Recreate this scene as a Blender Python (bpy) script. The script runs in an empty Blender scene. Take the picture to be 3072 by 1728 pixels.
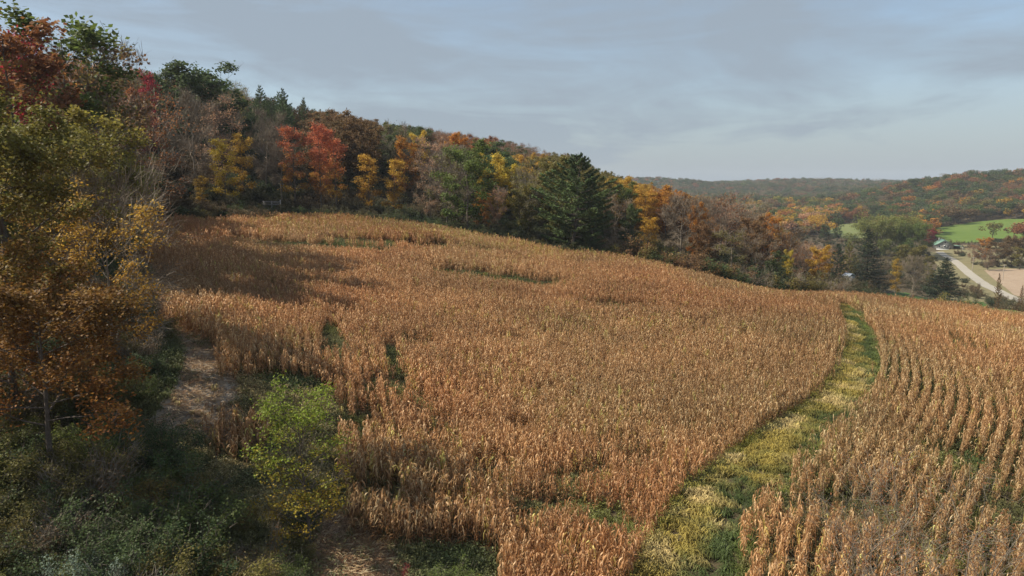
import bpy, math, random
import numpy as np
from mathutils import Vector, Matrix

scene = bpy.context.scene
COL = scene.collection
rng = np.random.RandomState(7)
rnd = random.Random(11)

# ------------------------------------------------------------------ camera, world, sun, exposure
FPX, PITCH, CAMZ = 683.0, math.radians(8.4), 20.0
cam_d = bpy.data.cameras.new('camera'); cam = bpy.data.objects.new('camera', cam_d); COL.objects.link(cam)
cam.location = (0, 0, CAMZ); cam.rotation_euler = (math.radians(90) - PITCH, 0, 0)
cam_d.sensor_width = 36.0; cam_d.lens = 36.0 * FPX / 1024.0
cam_d.clip_start = 0.5; cam_d.clip_end = 12000
scene.camera = cam

SUN_AZ = math.radians(-89)      # measured from +Y towards +X (negative: to the left)
SUN_EL = math.radians(44)
sund = Vector((math.sin(SUN_AZ) * math.cos(SUN_EL), math.cos(SUN_AZ) * math.cos(SUN_EL), math.sin(SUN_EL)))
sl = bpy.data.lights.new('sun', 'SUN'); sl.energy = 4.4; sl.angle = math.radians(0.6); sl.color = (1.0, 0.92, 0.78)
so = bpy.data.objects.new('sun', sl); COL.objects.link(so)
so.rotation_euler = sund.to_track_quat('Z', 'Y').to_euler()

world = bpy.data.worlds.new('World'); scene.world = world; world.use_nodes = True
wn, wl = world.node_tree.nodes, world.node_tree.links
wn.clear()
w_out = wn.new('ShaderNodeOutputWorld'); w_bg = wn.new('ShaderNodeBackground'); w_bg.inputs['Strength'].default_value = 0.10
sky = wn.new('ShaderNodeTexSky'); sky.sky_type = 'NISHITA'; sky.sun_disc = False
sky.sun_elevation = SUN_EL; sky.sun_rotation = SUN_AZ; sky.air_density = 1.1; sky.dust_density = 0.8; sky.ozone_density = 1.3
w_tc = wn.new('ShaderNodeTexCoord')
def wnoise(scale, rot, loc, sc, detail, dist):
    mp = wn.new('ShaderNodeMapping'); mp.inputs['Rotation'].default_value = rot; mp.inputs['Scale'].default_value = sc
    mp.inputs['Location'].default_value = loc
    nz = wn.new('ShaderNodeTexNoise'); nz.inputs['Scale'].default_value = scale; nz.inputs['Detail'].default_value = detail
    nz.inputs['Roughness'].default_value = 0.55; nz.inputs['Distortion'].default_value = dist
    wl.new(w_tc.outputs['Generated'], mp.inputs['Vector']); wl.new(mp.outputs['Vector'], nz.inputs['Vector'])
    return nz.outputs['Fac']
n1 = wnoise(1.6, (0.2, 0.35, 0.5), (0.3, 0.1, 0), (1, 1, 3.2), 7, 0.6)
n2 = wnoise(4.2, (0.1, -0.30, 0.2), (1.3, 0.4, 0.2), (1, 0.6, 5.0), 8, 0.9)
w_m = wn.new('ShaderNodeMix'); w_m.data_type = 'FLOAT'; w_m.inputs['Factor'].default_value = 0.3
wl.new(n1, w_m.inputs['A']); wl.new(n2, w_m.inputs['B'])
w_r = wn.new('ShaderNodeMapRange'); w_r.inputs['From Min'].default_value = 0.42; w_r.inputs['From Max'].default_value = 0.57
w_r.inputs['To Min'].default_value = 0.38; w_r.inputs['To Max'].default_value = 0.93
wl.new(w_m.outputs['Result'], w_r.inputs['Value'])
w_mix = wn.new('ShaderNodeMix'); w_mix.data_type = 'RGBA'
w_sx = wn.new('ShaderNodeSeparateXYZ'); wl.new(w_tc.outputs['Generated'], w_sx.inputs[0])
w_hz = wn.new('ShaderNodeMapRange'); wl.new(w_sx.outputs['Z'], w_hz.inputs['Value'])
for k_, v_ in (('From Min', 0.0), ('From Max', 0.26), ('To Min', 0.95), ('To Max', 0.0)): w_hz.inputs[k_].default_value = v_
w_mx = wn.new('ShaderNodeMath'); w_mx.operation = 'MAXIMUM'; wl.new(w_r.outputs['Result'], w_mx.inputs[0]); wl.new(w_hz.outputs['Result'], w_mx.inputs[1])
wl.new(w_mx.outputs[0], w_mix.inputs['Factor']); wl.new(sky.outputs['Color'], w_mix.inputs['A'])
w_mix.inputs['B'].default_value = (2.25, 2.68, 3.15, 1)      # veil of thin high cloud
wl.new(w_mix.outputs['Result'], w_bg.inputs['Color']); wl.new(w_bg.outputs['Background'], w_out.inputs['Surface'])

scene.view_settings.view_transform = 'Standard'; scene.view_settings.look = 'None'
scene.view_settings.exposure = 0.62; scene.view_settings.gamma = 1.0; scene.view_settings.use_curve_mapping = False
scene.cycles.max_bounces = 6; scene.cycles.diffuse_bounces = 3; scene.cycles.transmission_bounces = 3
scene.cycles.glossy_bounces = 2; scene.cycles.transparent_max_bounces = 4
scene.cycles.volume_bounces = 0; scene.cycles.caustics_reflective = False; scene.cycles.caustics_refractive = False
scene.cycles.use_denoising = True; scene.cycles.denoiser = 'OPENIMAGEDENOISE'; scene.cycles.denoising_prefilter = 'ACCURATE'
# air: one closed box of thin haze round everything
hz = bpy.data.materials.new('valley_haze'); hz.use_nodes = True; hn = hz.node_tree.nodes; hn.clear()
ho = hn.new('ShaderNodeOutputMaterial'); hv = hn.new('ShaderNodeVolumePrincipled'); hv.inputs['Density'].default_value = 0.00011; hv.inputs['Color'].default_value = (0.86, 0.92, 1.0, 1)
hz.node_tree.links.new(hv.outputs[0], ho.inputs['Volume'])
hme = bpy.data.meshes.new('haze'); bx_ = [(x, y, z) for z in (-60, 92) for y in (-3400, 3400) for x in (-3400, 3400)]
hme.from_pydata(bx_, [], [(0, 2, 3, 1), (4, 5, 7, 6), (0, 1, 5, 4), (2, 6, 7, 3), (0, 4, 6, 2), (1, 3, 7, 5)]); hme.materials.append(hz)
ho_ = bpy.data.objects.new('haze', hme); COL.objects.link(ho_); ho_['kind'] = 'stuff'; ho_['label'] = 'thin pale haze lying over the far valley'; ho_['category'] = 'haze'

# ------------------------------------------------------------------ projection helpers
CT, ST = math.cos(PITCH), math.sin(PITCH)
def ray(px, py):
    u = (np.asarray(px, float) - 512) / FPX; v = (288 - np.asarray(py, float)) / FPX
    return u, CT + v * ST, -ST + v * CT
def P(px, py, D):
    dx, dy, dz = ray(px, py); s = D / dy
    return (float(dx * s), float(D), float(CAMZ + dz * s))
def to_px(x, y, z):
    dz = z - CAMZ; fwd = y * CT - dz * ST; up = y * ST + dz * CT
    return 512 + FPX * x / fwd, 288 - FPX * up / fwd

# ------------------------------------------------------------------ terrain: height field through surveyed points
ctrl = []
def c(x, y, z): ctrl.append((x, y, z))
def cp(px, py, D, dz=0.0):
    x, y, z = P(px, py, D); c(x, y, z - dz)
for a in [(512, 576, 33), (676, 576, 33), (735, 497, 42), (795, 449, 50), (855, 390, 66), (867, 346, 85), (855, 318, 104),
          (1024, 576, 35), (1024, 400, 65), (235, 375, 53), (350, 560, 33), (209, 453, 42)]: cp(*a)
cp(835, 301, 127, 0.2); cp(1024, 312, 128, 2.2); cp(640, 258, 135, 2.3); cp(480, 232, 145, 2.3); cp(318, 213, 150, 2.3)
cp(170, 225, 120, 2.3); cp(135, 280, 75, 2.1); cp(930, 300, 132, 2.2); cp(700, 272, 132, 2.2); cp(400, 300, 86, 2.2); cp(560, 330, 82, 2.2)
cp(760, 287, 134, 2.2); cp(840, 293, 136, 2.2); cp(560, 246, 140, 2.3); cp(400, 219, 149, 2.3); cp(600, 400, 57, 2.2); cp(400, 390, 56, 2.2)
for a in [(-22, 28, 3.2), (-45, 50, 9), (-60, 85, 13), (-80, 60, 17), (-75, 105, 17), (-105, 110, 25), (-70, 20, 12), (-60, -60, 10),
          (0, -5, 0), (0, -90, 2), (60, 0, -4), (90, 60, -3), (90, -90, -8), (-140, 60, 30), (-160, -80, 28), (-25, 5, 3.5),
          (-50, 165, 15.5), (-85, 150, 20), (-15, 170, 10.5), (10, 165, 7), (35, 155, 2.5), (60, 155, -2), (90, 155, -6), (130, 150, -9),
          (-120, 170, 33), (-100, 200, 34), (-60, 210, 27), (-70, 240, 35), (-20, 215, 17), (-20, 290, 28), (-75, 300, 36), (-160, 200, 44),
          (-150, 300, 48), (-200, 400, 55), (20, 200, 8), (30, 250, 8), (60, 200, 0), (25, 300, 15), (70, 300, 2), (100, 260, -10),
          (15, 420, 33), (-20, 430, 37), (-90, 450, 46), (40, 480, 24), (90, 520, 11), (130, 480, -4), (130, 400, -14), (110, 340, -10),
          (160, 560, -12), (200, 480, -20), (110, 200, -14), (150, 200, -22), (190, 230, -25), (220, 290, -25.5), (230, 360, -25.5), (170, 300, -22),
          (260, 420, -24), (300, 480, -22), (230, 530, -22), (330, 520, -21), (420, 560, -16), (300, 600, -20), (480, 640, -10), (330, 330, -25),
          (250, 240, -26), (330, 230, -25), (200, 120, -20), (300, 60, -26), (300, -100, -26), (420, 300, -20), (560, 450, 0),
          (300, 760, -19), (420, 720, -13), (520, 700, -6), (560, 780, 16), (700, 700, 24), (660, 900, 34), (560, 960, 29), (520, 1080, -12), (500, 940, 2), (430, 900, -14),
          (440, 1180, -14), (400, 1020, -8), (360, 1150, -6), (380, 1300, -10), (560, 1200, -6), (900, 1000, 44), (800, 500, 34), (1000, 200, 30),
          (200, 800, -20), (120, 900, -20), (240, 1050, -20), (420, 1300, -14), (320, 1150, -20), (150, 1200, -14), (250, 700, -20), (80, 700, -4),
          (200, 1400, 6), (450, 1500, 6), (100, 1500, 20), (250, 1650, 28), (600, 1700, 24), (420, 1750, 40), (520, 1900, 42), (700, 1950, 42), (900, 2000, 44),
          (1100, 1900, 44), (800, 1500, 30), (1100, 1400, 44), (450, 2000, 44), (650, 2250, 42), (-100, 700, 40), (-100, 1100, 34), (0, 1700, 32), (-300, 800, 56), (-400, 1500, 50),
          (-500, 300, 70), (-400, 0, 60), (-300, -300, 40), (0, -400, -6), (1500, 2600, 40), (0, 3000, 36), (-1500, 2500, 50), (1800, 800, 40),
          (1500, -500, 20), (-1500, -500, 50), (0, -1500, 20), (0, 4500, 30), (3500, 3500, 20), (-3500, 3500, 30), (3000, -3000, 20), (-3000, -3000, 20)]: c(*a)
CT_ = np.array(ctrl, float)
_r = np.hypot(CT_[:, 0], CT_[:, 1]); CT_[:, 2] -= np.where(_r > 1400, 19.0, np.where((_r > 700) & (CT_[:, 2] > 5) & (CT_[:, 0] > 200), 11.0, 0.0))
def _phi(r2): return np.sqrt(r2 + 8.0 ** 2)
_n = len(CT_)
_A = _phi(((CT_[:, None, :2] - CT_[None, :, :2]) ** 2).sum(-1))
_M = np.zeros((_n + 3, _n + 3)); _M[:_n, :_n] = _A; _M[:_n, _n] = 1; _M[:_n, _n + 1:] = CT_[:, :2]; _M[_n, :_n] = 1; _M[_n + 1:, :_n] = CT_[:, :2].T
_w = np.linalg.solve(_M, np.concatenate([CT_[:, 2], np.zeros(3)]))
def H(x, y):
    x = np.atleast_1d(np.asarray(x, float)); y = np.atleast_1d(np.asarray(y, float)); sh = x.shape
    x = x.ravel(); y = y.ravel(); out = np.empty(len(x))
    for i in range(0, len(x), 20000):
        xx, yy = x[i:i + 20000], y[i:i + 20000]
        r2 = (xx[:, None] - CT_[None, :, 0]) ** 2 + (yy[:, None] - CT_[None, :, 1]) ** 2
        out[i:i + 20000] = _phi(r2) @ _w[:_n] + _w[_n] + _w[_n + 1] * xx + _w[_n + 2] * yy
    out += 0.12 * np.sin(x * 0.31 + 1.3) * np.sin(y * 0.27) + 0.07 * np.sin(x * 0.9 + y * 0.5) * np.sin(y * 0.8 - x * .3)
    f_ = np.clip((np.hypot(x, y) - 850) / 500, 0, 1); out += f_ * (7 * np.sin(x * 0.013 + 0.7 * np.sin(y * 0.006)) * np.sin(y * 0.008 + 1) + 4 * np.sin(x * 0.031 + y * 0.02))
    return out.reshape(sh)
def h1(x, y): return float(H(x, y)[0])
_T = np.concatenate([np.arange(18, 200, 0.5), 200 * 1.006 ** np.arange(0, 450)])
def ground_at(px, py, lift=0.0):
    """world point where the view ray through a picture point meets the ground"""
    dx, dy, dz = ray(px, py); X, Y, Z = dx * _T, dy * _T, CAMZ + dz * _T
    b = Z < H(X, Y) + lift; i = int(np.argmax(b)) if b.any() else len(_T) - 1
    i0 = max(i - 1, 0)
    a0 = Z[i0] - h1(X[i0], Y[i0]) - lift; a1 = Z[i] - h1(X[i], Y[i]) - lift; t = a0 / (a0 - a1) if a0 != a1 else 0
    return (float(X[i0] + (X[i] - X[i0]) * t), float(Y[i0] + (Y[i] - Y[i0]) * t))
def gpoly(pts): return np.array([ground_at(*p) for p in pts])
def inside(poly, x, y):
    x = np.asarray(x, float); y = np.asarray(y, float); r = np.zeros(x.shape, bool); n = len(poly); j = n - 1
    for i in range(n):
        xi, yi = poly[i]; xj, yj = poly[j]
        cnd = ((yi > y) != (yj > y)) & (x < (xj - xi) * (y - yi) / (yj - yi + 1e-12) + xi)
        r ^= cnd; j = i
    return r
def vnoise(x, y, s, seed=0):
    """smooth value noise, 0..1"""
    x = np.asarray(x, float) / s + 17.3 * seed; y = np.asarray(y, float) / s + 5.1 * seed
    xi = np.floor(x).astype(np.int64); yi = np.floor(y).astype(np.int64); fx = x - xi; fy = y - yi
    fx = fx * fx * (3 - 2 * fx); fy = fy * fy * (3 - 2 * fy)
    def hsh(a, b):
        v = (a * 374761393 + b * 668265263 + seed * 974711) & 0xffffffff
        v = ((v ^ (v >> 13)) * 1274126177) & 0xffffffff
        return ((v ^ (v >> 16)) & 0xffff) / 65535.0
    return (hsh(xi, yi) * (1 - fx) + hsh(xi + 1, yi) * fx) * (1 - fy) + (hsh(xi, yi + 1) * (1 - fx) + hsh(xi + 1, yi + 1) * fx) * fy

# ------------------------------------------------------------------ mesh helpers
def mk_mesh(name, V, F, mats, attrs=None, midx=None, smooth=False):
    """V (n,3), F (m,4) quads (or (m,3)); attrs: {name: per-vertex floats or (n,3) vectors}"""
    me = bpy.data.meshes.new(name); V = np.asarray(V, np.float32); F = np.asarray(F, np.int32); k = F.shape[1]
    me.vertices.add(len(V)); me.vertices.foreach_set('co', V.ravel())
    me.loops.add(F.size); me.loops.foreach_set('vertex_index', F.ravel())
    me.polygons.add(len(F)); me.polygons.foreach_set('loop_start', np.arange(len(F), dtype=np.int32) * k)
    for m in mats: me.materials.append(m)
    if midx is not None: me.polygons.foreach_set('material_index', np.asarray(midx, np.int32))
    if smooth: me.polygons.foreach_set('use_smooth', np.ones(len(F), bool))
    for an, av in (attrs or {}).items():
        av = np.asarray(av, np.float32)
        if av.ndim == 1: me.attributes.new(an, 'FLOAT', 'POINT').data.foreach_set('value', av)
        else: me.attributes.new(an, 'FLOAT_VECTOR', 'POINT').data.foreach_set('vector', av.ravel())
    me.update(calc_edges=True)
    return me
def link(name, me, parent=None, **props):
    o = bpy.data.objects.new(name, me); COL.objects.link(o)
    if parent is not None: o.parent = parent
    for k, v in props.items(): o[k] = v
    return o
class Geo:
    def __init__(s): s.V = []; s.F = []; s.A = {}; s.n = 0
    def add(s, V, F, **a):
        V = np.asarray(V, float).reshape(-1, 3); s.V.append(V); s.F.append(np.asarray(F) + s.n); s.n += len(V)
        for k, v in a.items(): s.A.setdefault(k, []).append(np.broadcast_to(np.asarray(v, float), (len(V),)))
    def arrays(s):
        return np.concatenate(s.V), np.concatenate(s.F), {k: np.concatenate(v) for k, v in s.A.items()}
    def mesh(s, name, mats, **kw):
        V, F, A = s.arrays(); return mk_mesh(name, V, F, mats, A, **kw)
def norm(v): return v / (np.linalg.norm(v, axis=-1, keepdims=True) + 1e-9)
def tubes(segs, sides=4):
    """segs: list of (p0, p1, r0, r1) -> verts, quads"""
    p0 = np.array([s[0] for s in segs], float); p1 = np.array([s[1] for s in segs], float)
    r0 = np.array([s[2] for s in segs]); r1 = np.array([s[3] for s in segs])
    d = norm(p1 - p0); ref = np.where(np.abs(d[:, 2:3]) > 0.9, np.array([[1., 0, 0]]), np.array([[0., 0, 1.]]))
    a = norm(np.cross(d, ref)); b = np.cross(d, a); n = len(segs)
    ang = np.arange(sides) * 2 * math.pi / sides
    ring = a[:, None, :] * np.cos(ang)[None, :, None] + b[:, None, :] * np.sin(ang)[None, :, None]
    V = np.concatenate([p0[:, None] + ring * r0[:, None, None], p1[:, None] + ring * r1[:, None, None]], 1).reshape(-1, 3)
    i = np.arange(sides); j = (i + 1) % sides
    q = np.stack([i, j, j + sides, i + sides], 1)
    F = (q[None] + (np.arange(n) * 2 * sides)[:, None, None]).reshape(-1, 4)
    return V, F
def leaf_quads(C, length, width, R, up=0.5, dirs=None, fold=0.0):
    """rhombic leaves at centres C"""
    n = len(C)
    N = R.normal(size=(n, 3)); N[:, 2] = np.abs(N[:, 2]) + up; N = norm(N)
    D = norm(R.normal(size=(n, 3))) if dirs is None else norm(dirs + R.normal(size=(n, 3)) * 0.25)
    D = norm(D - N * (D * N).sum(1, keepdims=True)); W = np.cross(N, D)
    L = (length * R.uniform(0.7, 1.3, n))[:, None] * 0.5; Wd = (width * R.uniform(0.7, 1.3, n))[:, None] * 0.5
    off = N * (Wd * fold)
    V = np.stack([C - D * L, C + W * Wd * 1.0 - D * L * 0.15 + off, C + D * L, C - W * Wd - D * L * 0.15 + off], 1).reshape(-1, 3)
    F = np.arange(n * 4).reshape(n, 4)
    return V, F
def box(g, x0, x1, y0, y1, z0, z1, M=None, **a):
    V = np.array([(x, y, z) for z in (z0, z1) for y in (y0, y1) for x in (x0, x1)], float)
    if M is not None: V = np.array([tuple(M @ Vector(v)) for v in V])
    F = [(0, 2, 3, 1), (4, 5, 7, 6), (0, 1, 5, 4), (2, 6, 7, 3), (0, 4, 6, 2), (1, 3, 7, 5)]
    g.add(V, F, **a)

# ------------------------------------------------------------------ materials
def new_mat(name):
    m = bpy.data.materials.new(name); m.use_nodes = True; m.node_tree.nodes.clear(); return m, m.node_tree.nodes, m.node_tree.links
def mixc(N, L, fac, a, b, mode='MIX'):
    x = N.new('ShaderNodeMix'); x.data_type = 'RGBA'; x.blend_type = mode
    for key, val in (('Factor', fac), ('A', a), ('B', b)):
        if hasattr(val, 'links') or isinstance(val, bpy.types.NodeSocket): L.new(val, x.inputs[key])
        elif key == 'Factor': x.inputs[key].default_value = val
        else: x.inputs[key].default_value = (*val, 1)
    return x.outputs['Result']
def attr(N, name, typ='GEOMETRY', out='Fac'):
    a = N.new('ShaderNodeAttribute'); a.attribute_name = name; a.attribute_type = typ; return a.outputs[out]
def maprange(N, L, v, a, b, c_, d):
    m = N.new('ShaderNodeMapRange'); L.new(v, m.inputs['Value'])
    for k, x in zip(('From Min', 'From Max', 'To Min', 'To Max'), (a, b, c_, d)): m.inputs[k].default_value = x
    return m.outputs['Result']
def noise(N, L, scale, detail=4, rough=0.55, coord=None, dist=0):
    z = N.new('ShaderNodeTexNoise'); z.inputs['Scale'].default_value = scale; z.inputs['Detail'].default_value = detail
    z.inputs['Roughness'].default_value = rough; z.inputs['Distortion'].default_value = dist
    if coord is None:
        coord = N.new('ShaderNodeNewGeometry').outputs['Position']
    L.new(coord, z.inputs['Vector']); return z.outputs['Fac']
def finish_leaf(m, N, L, col, trans=0.35, rough=0.6, spec=0.25):
    o = N.new('ShaderNodeOutputMaterial'); p = N.new('ShaderNodeBsdfPrincipled'); t = N.new('ShaderNodeBsdfTranslucent'); x = N.new('ShaderNodeMixShader')
    L.new(col, p.inputs['Base Color']); p.inputs['Roughness'].default_value = rough; p.inputs['Specular IOR Level'].default_value = spec
    L.new(col, t.inputs['Color']); x.inputs[0].default_value = trans
    L.new(p.outputs[0], x.inputs[1]); L.new(t.outputs[0], x.inputs[2]); L.new(x.outputs[0], o.inputs['Surface'])
def leaf_material(name, typ, trans=0.42):
    """foliage: the tree's own two colours (tint, tint2) blended by a per-leaf value, each leaf a little lighter or darker"""
    m, N, L = new_mat(name)
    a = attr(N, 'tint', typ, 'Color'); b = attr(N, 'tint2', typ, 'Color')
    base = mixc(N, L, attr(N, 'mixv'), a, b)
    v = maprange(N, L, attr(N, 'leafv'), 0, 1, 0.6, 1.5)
    h = N.new('ShaderNodeHueSaturation'); L.new(base, h.inputs['Color']); L.new(v, h.inputs['Value'])
    hv = maprange(N, L, attr(N, 'leafv'), 0, 1, 0.485, 0.515); L.new(hv, h.inputs['Hue'])
    finish_leaf(m, N, L, h.outputs['Color'], trans); return m
M_LEAF = leaf_material('foliage', 'OBJECT'); M_LEAFI = leaf_material('foliage_mass', 'INSTANCER')
M_NEEDLE = leaf_material('needles', 'OBJECT', 0.12); 
def bark_material(name, c1, c2, rough=0.85):
    m, N, L = new_mat(name)
    co = N.new('ShaderNodeTexCoord').outputs['Object']
    f = maprange(N, L, noise(N, L, 6.0, 5, 0.65, co), 0.3, 0.7, 0, 1)
    o = N.new('ShaderNodeOutputMaterial'); p = N.new('ShaderNodeBsdfPrincipled'); L.new(mixc(N, L, f, c1, c2), p.inputs['Base Color'])
    p.inputs['Roughness'].default_value = rough; p.inputs['Specular IOR Level'].default_value = 0.2; L.new(p.outputs[0], o.inputs[0]); return m
M_BARK = bark_material('bark', (0.16, 0.13, 0.105), (0.075, 0.06, 0.048))
M_BARKG = bark_material('grey_bark', (0.28, 0.235, 0.18), (0.16, 0.13, 0.10))
M_TWIG = bark_material('twigs', (0.25, 0.20, 0.145), (0.15, 0.115, 0.08))
def corn_material():
    m, N, L = new_mat('dry_corn')
    lv = attr(N, 'leafv'); ti = attr(N, 'tint', 'INSTANCER', 'Color')
    r = N.new('ShaderNodeValToRGB'); L.new(lv, r.inputs['Fac']); e = r.color_ramp.elements
    e[0].position = 0; e[0].color = (0.15, 0.062, 0.025, 1); e[1].position = 1; e[1].color = (0.72, 0.51, 0.27, 1)
    for p_, c_ in ((0.3, (0.29, 0.145, 0.058, 1)), (0.6, (0.42, 0.225, 0.092, 1)), (0.85, (0.56, 0.345, 0.16, 1))):
        x = e.new(p_); x.color = c_
    col = mixc(N, L, 1.0, r.outputs['Color'], ti, 'MULTIPLY')
    finish_leaf(m, N, L, col, 0.30, 0.5, 0.4); return m
M_CORN = corn_material()
def grass_material():
    m, N, L = new_mat('meadow_grass')
    ti = attr(N, 'tint', 'INSTANCER', 'Color'); v = maprange(N, L, attr(N, 'leafv'), 0, 1, 0.55, 1.5)
    h = N.new('ShaderNodeHueSaturation'); L.new(ti, h.inputs['Color']); L.new(v, h.inputs['Value'])
    finish_leaf(m, N, L, h.outputs['Color'], 0.3, 0.55, 0.3); return m
M_GRASS = grass_material()
def plain(name, c1, c2=None, scale=3.0, rough=0.8, spec=0.3, metal=0.0, coord='Object'):
    m, N, L = new_mat(name); o = N.new('ShaderNodeOutputMaterial'); p = N.new('ShaderNodeBsdfPrincipled')
    co = N.new('ShaderNodeTexCoord').outputs[coord]
    f = maprange(N, L, noise(N, L, scale, 5, 0.6, co), 0.3, 0.7, 0, 1)
    L.new(mixc(N, L, f, c1, c2 or tuple(x * 0.8 for x in c1)), p.inputs['Base Color'])
    p.inputs['Roughness'].default_value = rough; p.inputs['Specular IOR Level'].default_value = spec; p.inputs['Metallic'].default_value = metal
    L.new(p.outputs[0], o.inputs[0]); return m
def ground_like(name, c1, c2, c3, s1=0.06, s2=1.1, bump=0.15, dist=0.05):
    m, N, L = new_mat(name); o = N.new('ShaderNodeOutputMaterial'); p = N.new('ShaderNodeBsdfPrincipled')
    pos = N.new('ShaderNodeNewGeometry').outputs['Position']
    a = maprange(N, L, noise(N, L, s1, 5, 0.6, pos, 0.5), 0.35, 0.65, 0, 1); b = maprange(N, L, noise(N, L, s2, 7, 0.7, pos), 0.35, 0.65, 0, 1)
    col = mixc(N, L, b, mixc(N, L, a, c1, c2), c3)
    L.new(col, p.inputs['Base Color']); p.inputs['Roughness'].default_value = 0.95; p.inputs['Specular IOR Level'].default_value = 0.15
    bp = N.new('ShaderNodeBump'); bp.inputs['Strength'].default_value = bump; bp.inputs['Distance'].default_value = dist
    L.new(noise(N, L, s2 * 4, 6, 0.7, pos), bp.inputs['Height']); L.new(bp.outputs[0], p.inputs['Normal'])
    L.new(p.outputs[0], o.inputs[0]); return m

# ------------------------------------------------------------------ ground
def ground_sheet():
    az = np.concatenate([np.arange(-180, -60, 4.0), np.arange(-60, 60, 0.4), np.arange(60, 180, 4.0)])
    az = np.radians(az); rr = [2.0]
    while rr[-1] < 160: rr.append(rr[-1] * 1.017 + 0.05)
    while rr[-1] < 3150: rr.append(rr[-1] * 1.02)
    rr = np.array(rr); n, k = len(rr), len(az)
    X = rr[:, None] * np.sin(az)[None]; Y = rr[:, None] * np.cos(az)[None]; Z = H(X, Y)
    V = np.stack([X, Y, Z], -1).reshape(-1, 3)
    i, j = np.meshgrid(np.arange(n - 1), np.arange(k), indexing='ij'); j2 = (j + 1) % k
    F = np.stack([i * k + j, (i + 1) * k + j, (i + 1) * k + j2, i * k + j2], -1).reshape(-1, 4)[:, ::-1]
    V = np.concatenate([V, [[0, 0, h1(0, 0)]]])
    g = np.arange(0, k - 1, 2)
    cf = np.stack([np.full(len(g), len(V) - 1), (g + 2) % k, g + 1, g], -1)
    F = np.concatenate([F, cf])
    m = ground_like('earth_and_leaf_litter', (0.085, 0.062, 0.036), (0.055, 0.058, 0.026), (0.125, 0.088, 0.055), 0.09, 1.4, 0.5, 0.12)
    link('ground', mk_mesh('ground', V, F, [m], smooth=True), kind='structure')
ground_sheet()
def drape(name, poly, step, lift, mat, kind='structure', fray=0.0, **props):
    """a sheet lying on the ground inside a world-space polygon, its rim following the polygon"""
    poly = np.asarray(poly, float); n = len(poly)
    rim = []
    for i in range(n):
        a, b = poly[i], poly[(i + 1) % n]; k = max(1, int(np.linalg.norm(b - a) / step))
        for t in range(k): rim.append(a + (b - a) * t / k)
    rim = np.array(rim)
    if fray: rim += (np.stack([vnoise(rim[:, 0], rim[:, 1], step * 1.3, 3), vnoise(rim[:, 0], rim[:, 1], step * 1.3, 4)], 1) - 0.5) * 2 * fray
    x0, y0 = rim.min(0); x1, y1 = rim.max(0)
    gx, gy = np.meshgrid(np.arange(x0, x1, step), np.arange(y0, y1, step)); q = np.stack([gx.ravel(), gy.ravel()], 1)
    q = q[inside(rim, q[:, 0], q[:, 1])]
    d = np.sqrt(((q[:, None] - rim[None]) ** 2).sum(-1)).min(1) if len(q) * len(rim) < 3e7 else np.full(len(q), 9e9)
    q = q[d > step * 0.5]
    from mathutils.geometry import delaunay_2d_cdt
    pts = [Vector(p_) for p_ in np.concatenate([rim, q])]
    r = delaunay_2d_cdt(pts, [], [list(range(len(rim)))], 1, 1e-5)
    vs = np.array([(v.x, v.y) for v in r[0]]); T = np.array([f for f in r[2] if len(f) == 3])
    V = np.column_stack([vs, H(vs[:, 0], vs[:, 1]) + lift])
    return link(name, mk_mesh(name, V, T, [mat], smooth=True), kind=kind, **props)
def ribbon_poly(pts, widths):
    pts = np.array(pts, float); t = norm(np.gradient(pts, axis=0)); nrm = np.stack([-t[:, 1], t[:, 0]], 1); w = np.asarray(widths, float)[:, None] / 2
    return np.concatenate([pts + nrm * w, (pts - nrm * w)[::-1]])
def catmull(pts, k=8):
    p = np.array(pts, float); p = np.vstack([2 * p[0] - p[1], p, 2 * p[-1] - p[-2]]); out = []
    for i in range(1, len(p) - 2):
        for t in np.arange(k) / k:
            out.append(0.5 * ((2 * p[i]) + (-p[i - 1] + p[i + 1]) * t + (2 * p[i - 1] - 5 * p[i] + 4 * p[i + 1] - p[i + 2]) * t * t + (-p[i - 1] + 3 * p[i] - 3 * p[i + 1] + p[i + 2]) * t ** 3))
    out.append(p[-2]); return np.array(out)

M_PAST = ground_like('pasture_turf', (0.115, 0.175, 0.03), (0.16, 0.20, 0.05), (0.095, 0.15, 0.028), 0.012, 0.12, 0.1, 0.3)
M_PAST2 = ground_like('dry_pasture_turf', (0.16, 0.19, 0.06), (0.13, 0.175, 0.045), (0.17, 0.17, 0.075), 0.012, 0.1, 0.1, 0.3)
M_ROAD = ground_like('pale_gravel', (0.36, 0.33, 0.27), (0.31, 0.28, 0.23), (0.40, 0.36, 0.30), 0.2, 1.5, 0.15, 0.05)
M_SOIL = ground_like('ploughed_soil', (0.35, 0.255, 0.175), (0.29, 0.205, 0.14), (0.38, 0.29, 0.205), 0.05, 0.5, 0.3, 0.1)
M_LAWN = ground_like('mown_lawn', (0.075, 0.14, 0.025), (0.10, 0.15, 0.04), (0.065, 0.11, 0.03), 0.08, 1.0, 0.1, 0.05)
M_VERGE = ground_like('rough_verge', (0.20, 0.175, 0.085), (0.14, 0.135, 0.06), (0.24, 0.20, 0.11), 0.08, 0.9, 0.3, 0.1)
M_TRACK = ground_like('track_soil', (0.27, 0.225, 0.175), (0.19, 0.155, 0.12), (0.36, 0.30, 0.235), 0.3, 2.5, 0.6, 0.06)
pasture_r = gpoly([(926, 230.5), (945, 227), (964, 224), (985, 221.5), (1008, 219.5), (1040, 219.5), (1060, 236), (1030, 240), (989, 239), (977, 243), (955, 243.7), (941, 240.6)])
drape('rough_meadow', gpoly([(934, 253), (958, 245.5), (1060, 246), (1100, 330), (1000, 318), (940, 302)]), 6, 0.2, M_VERGE, fray=2)
drape('pasture', pasture_r, 9, 0.5, M_PAST)
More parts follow.
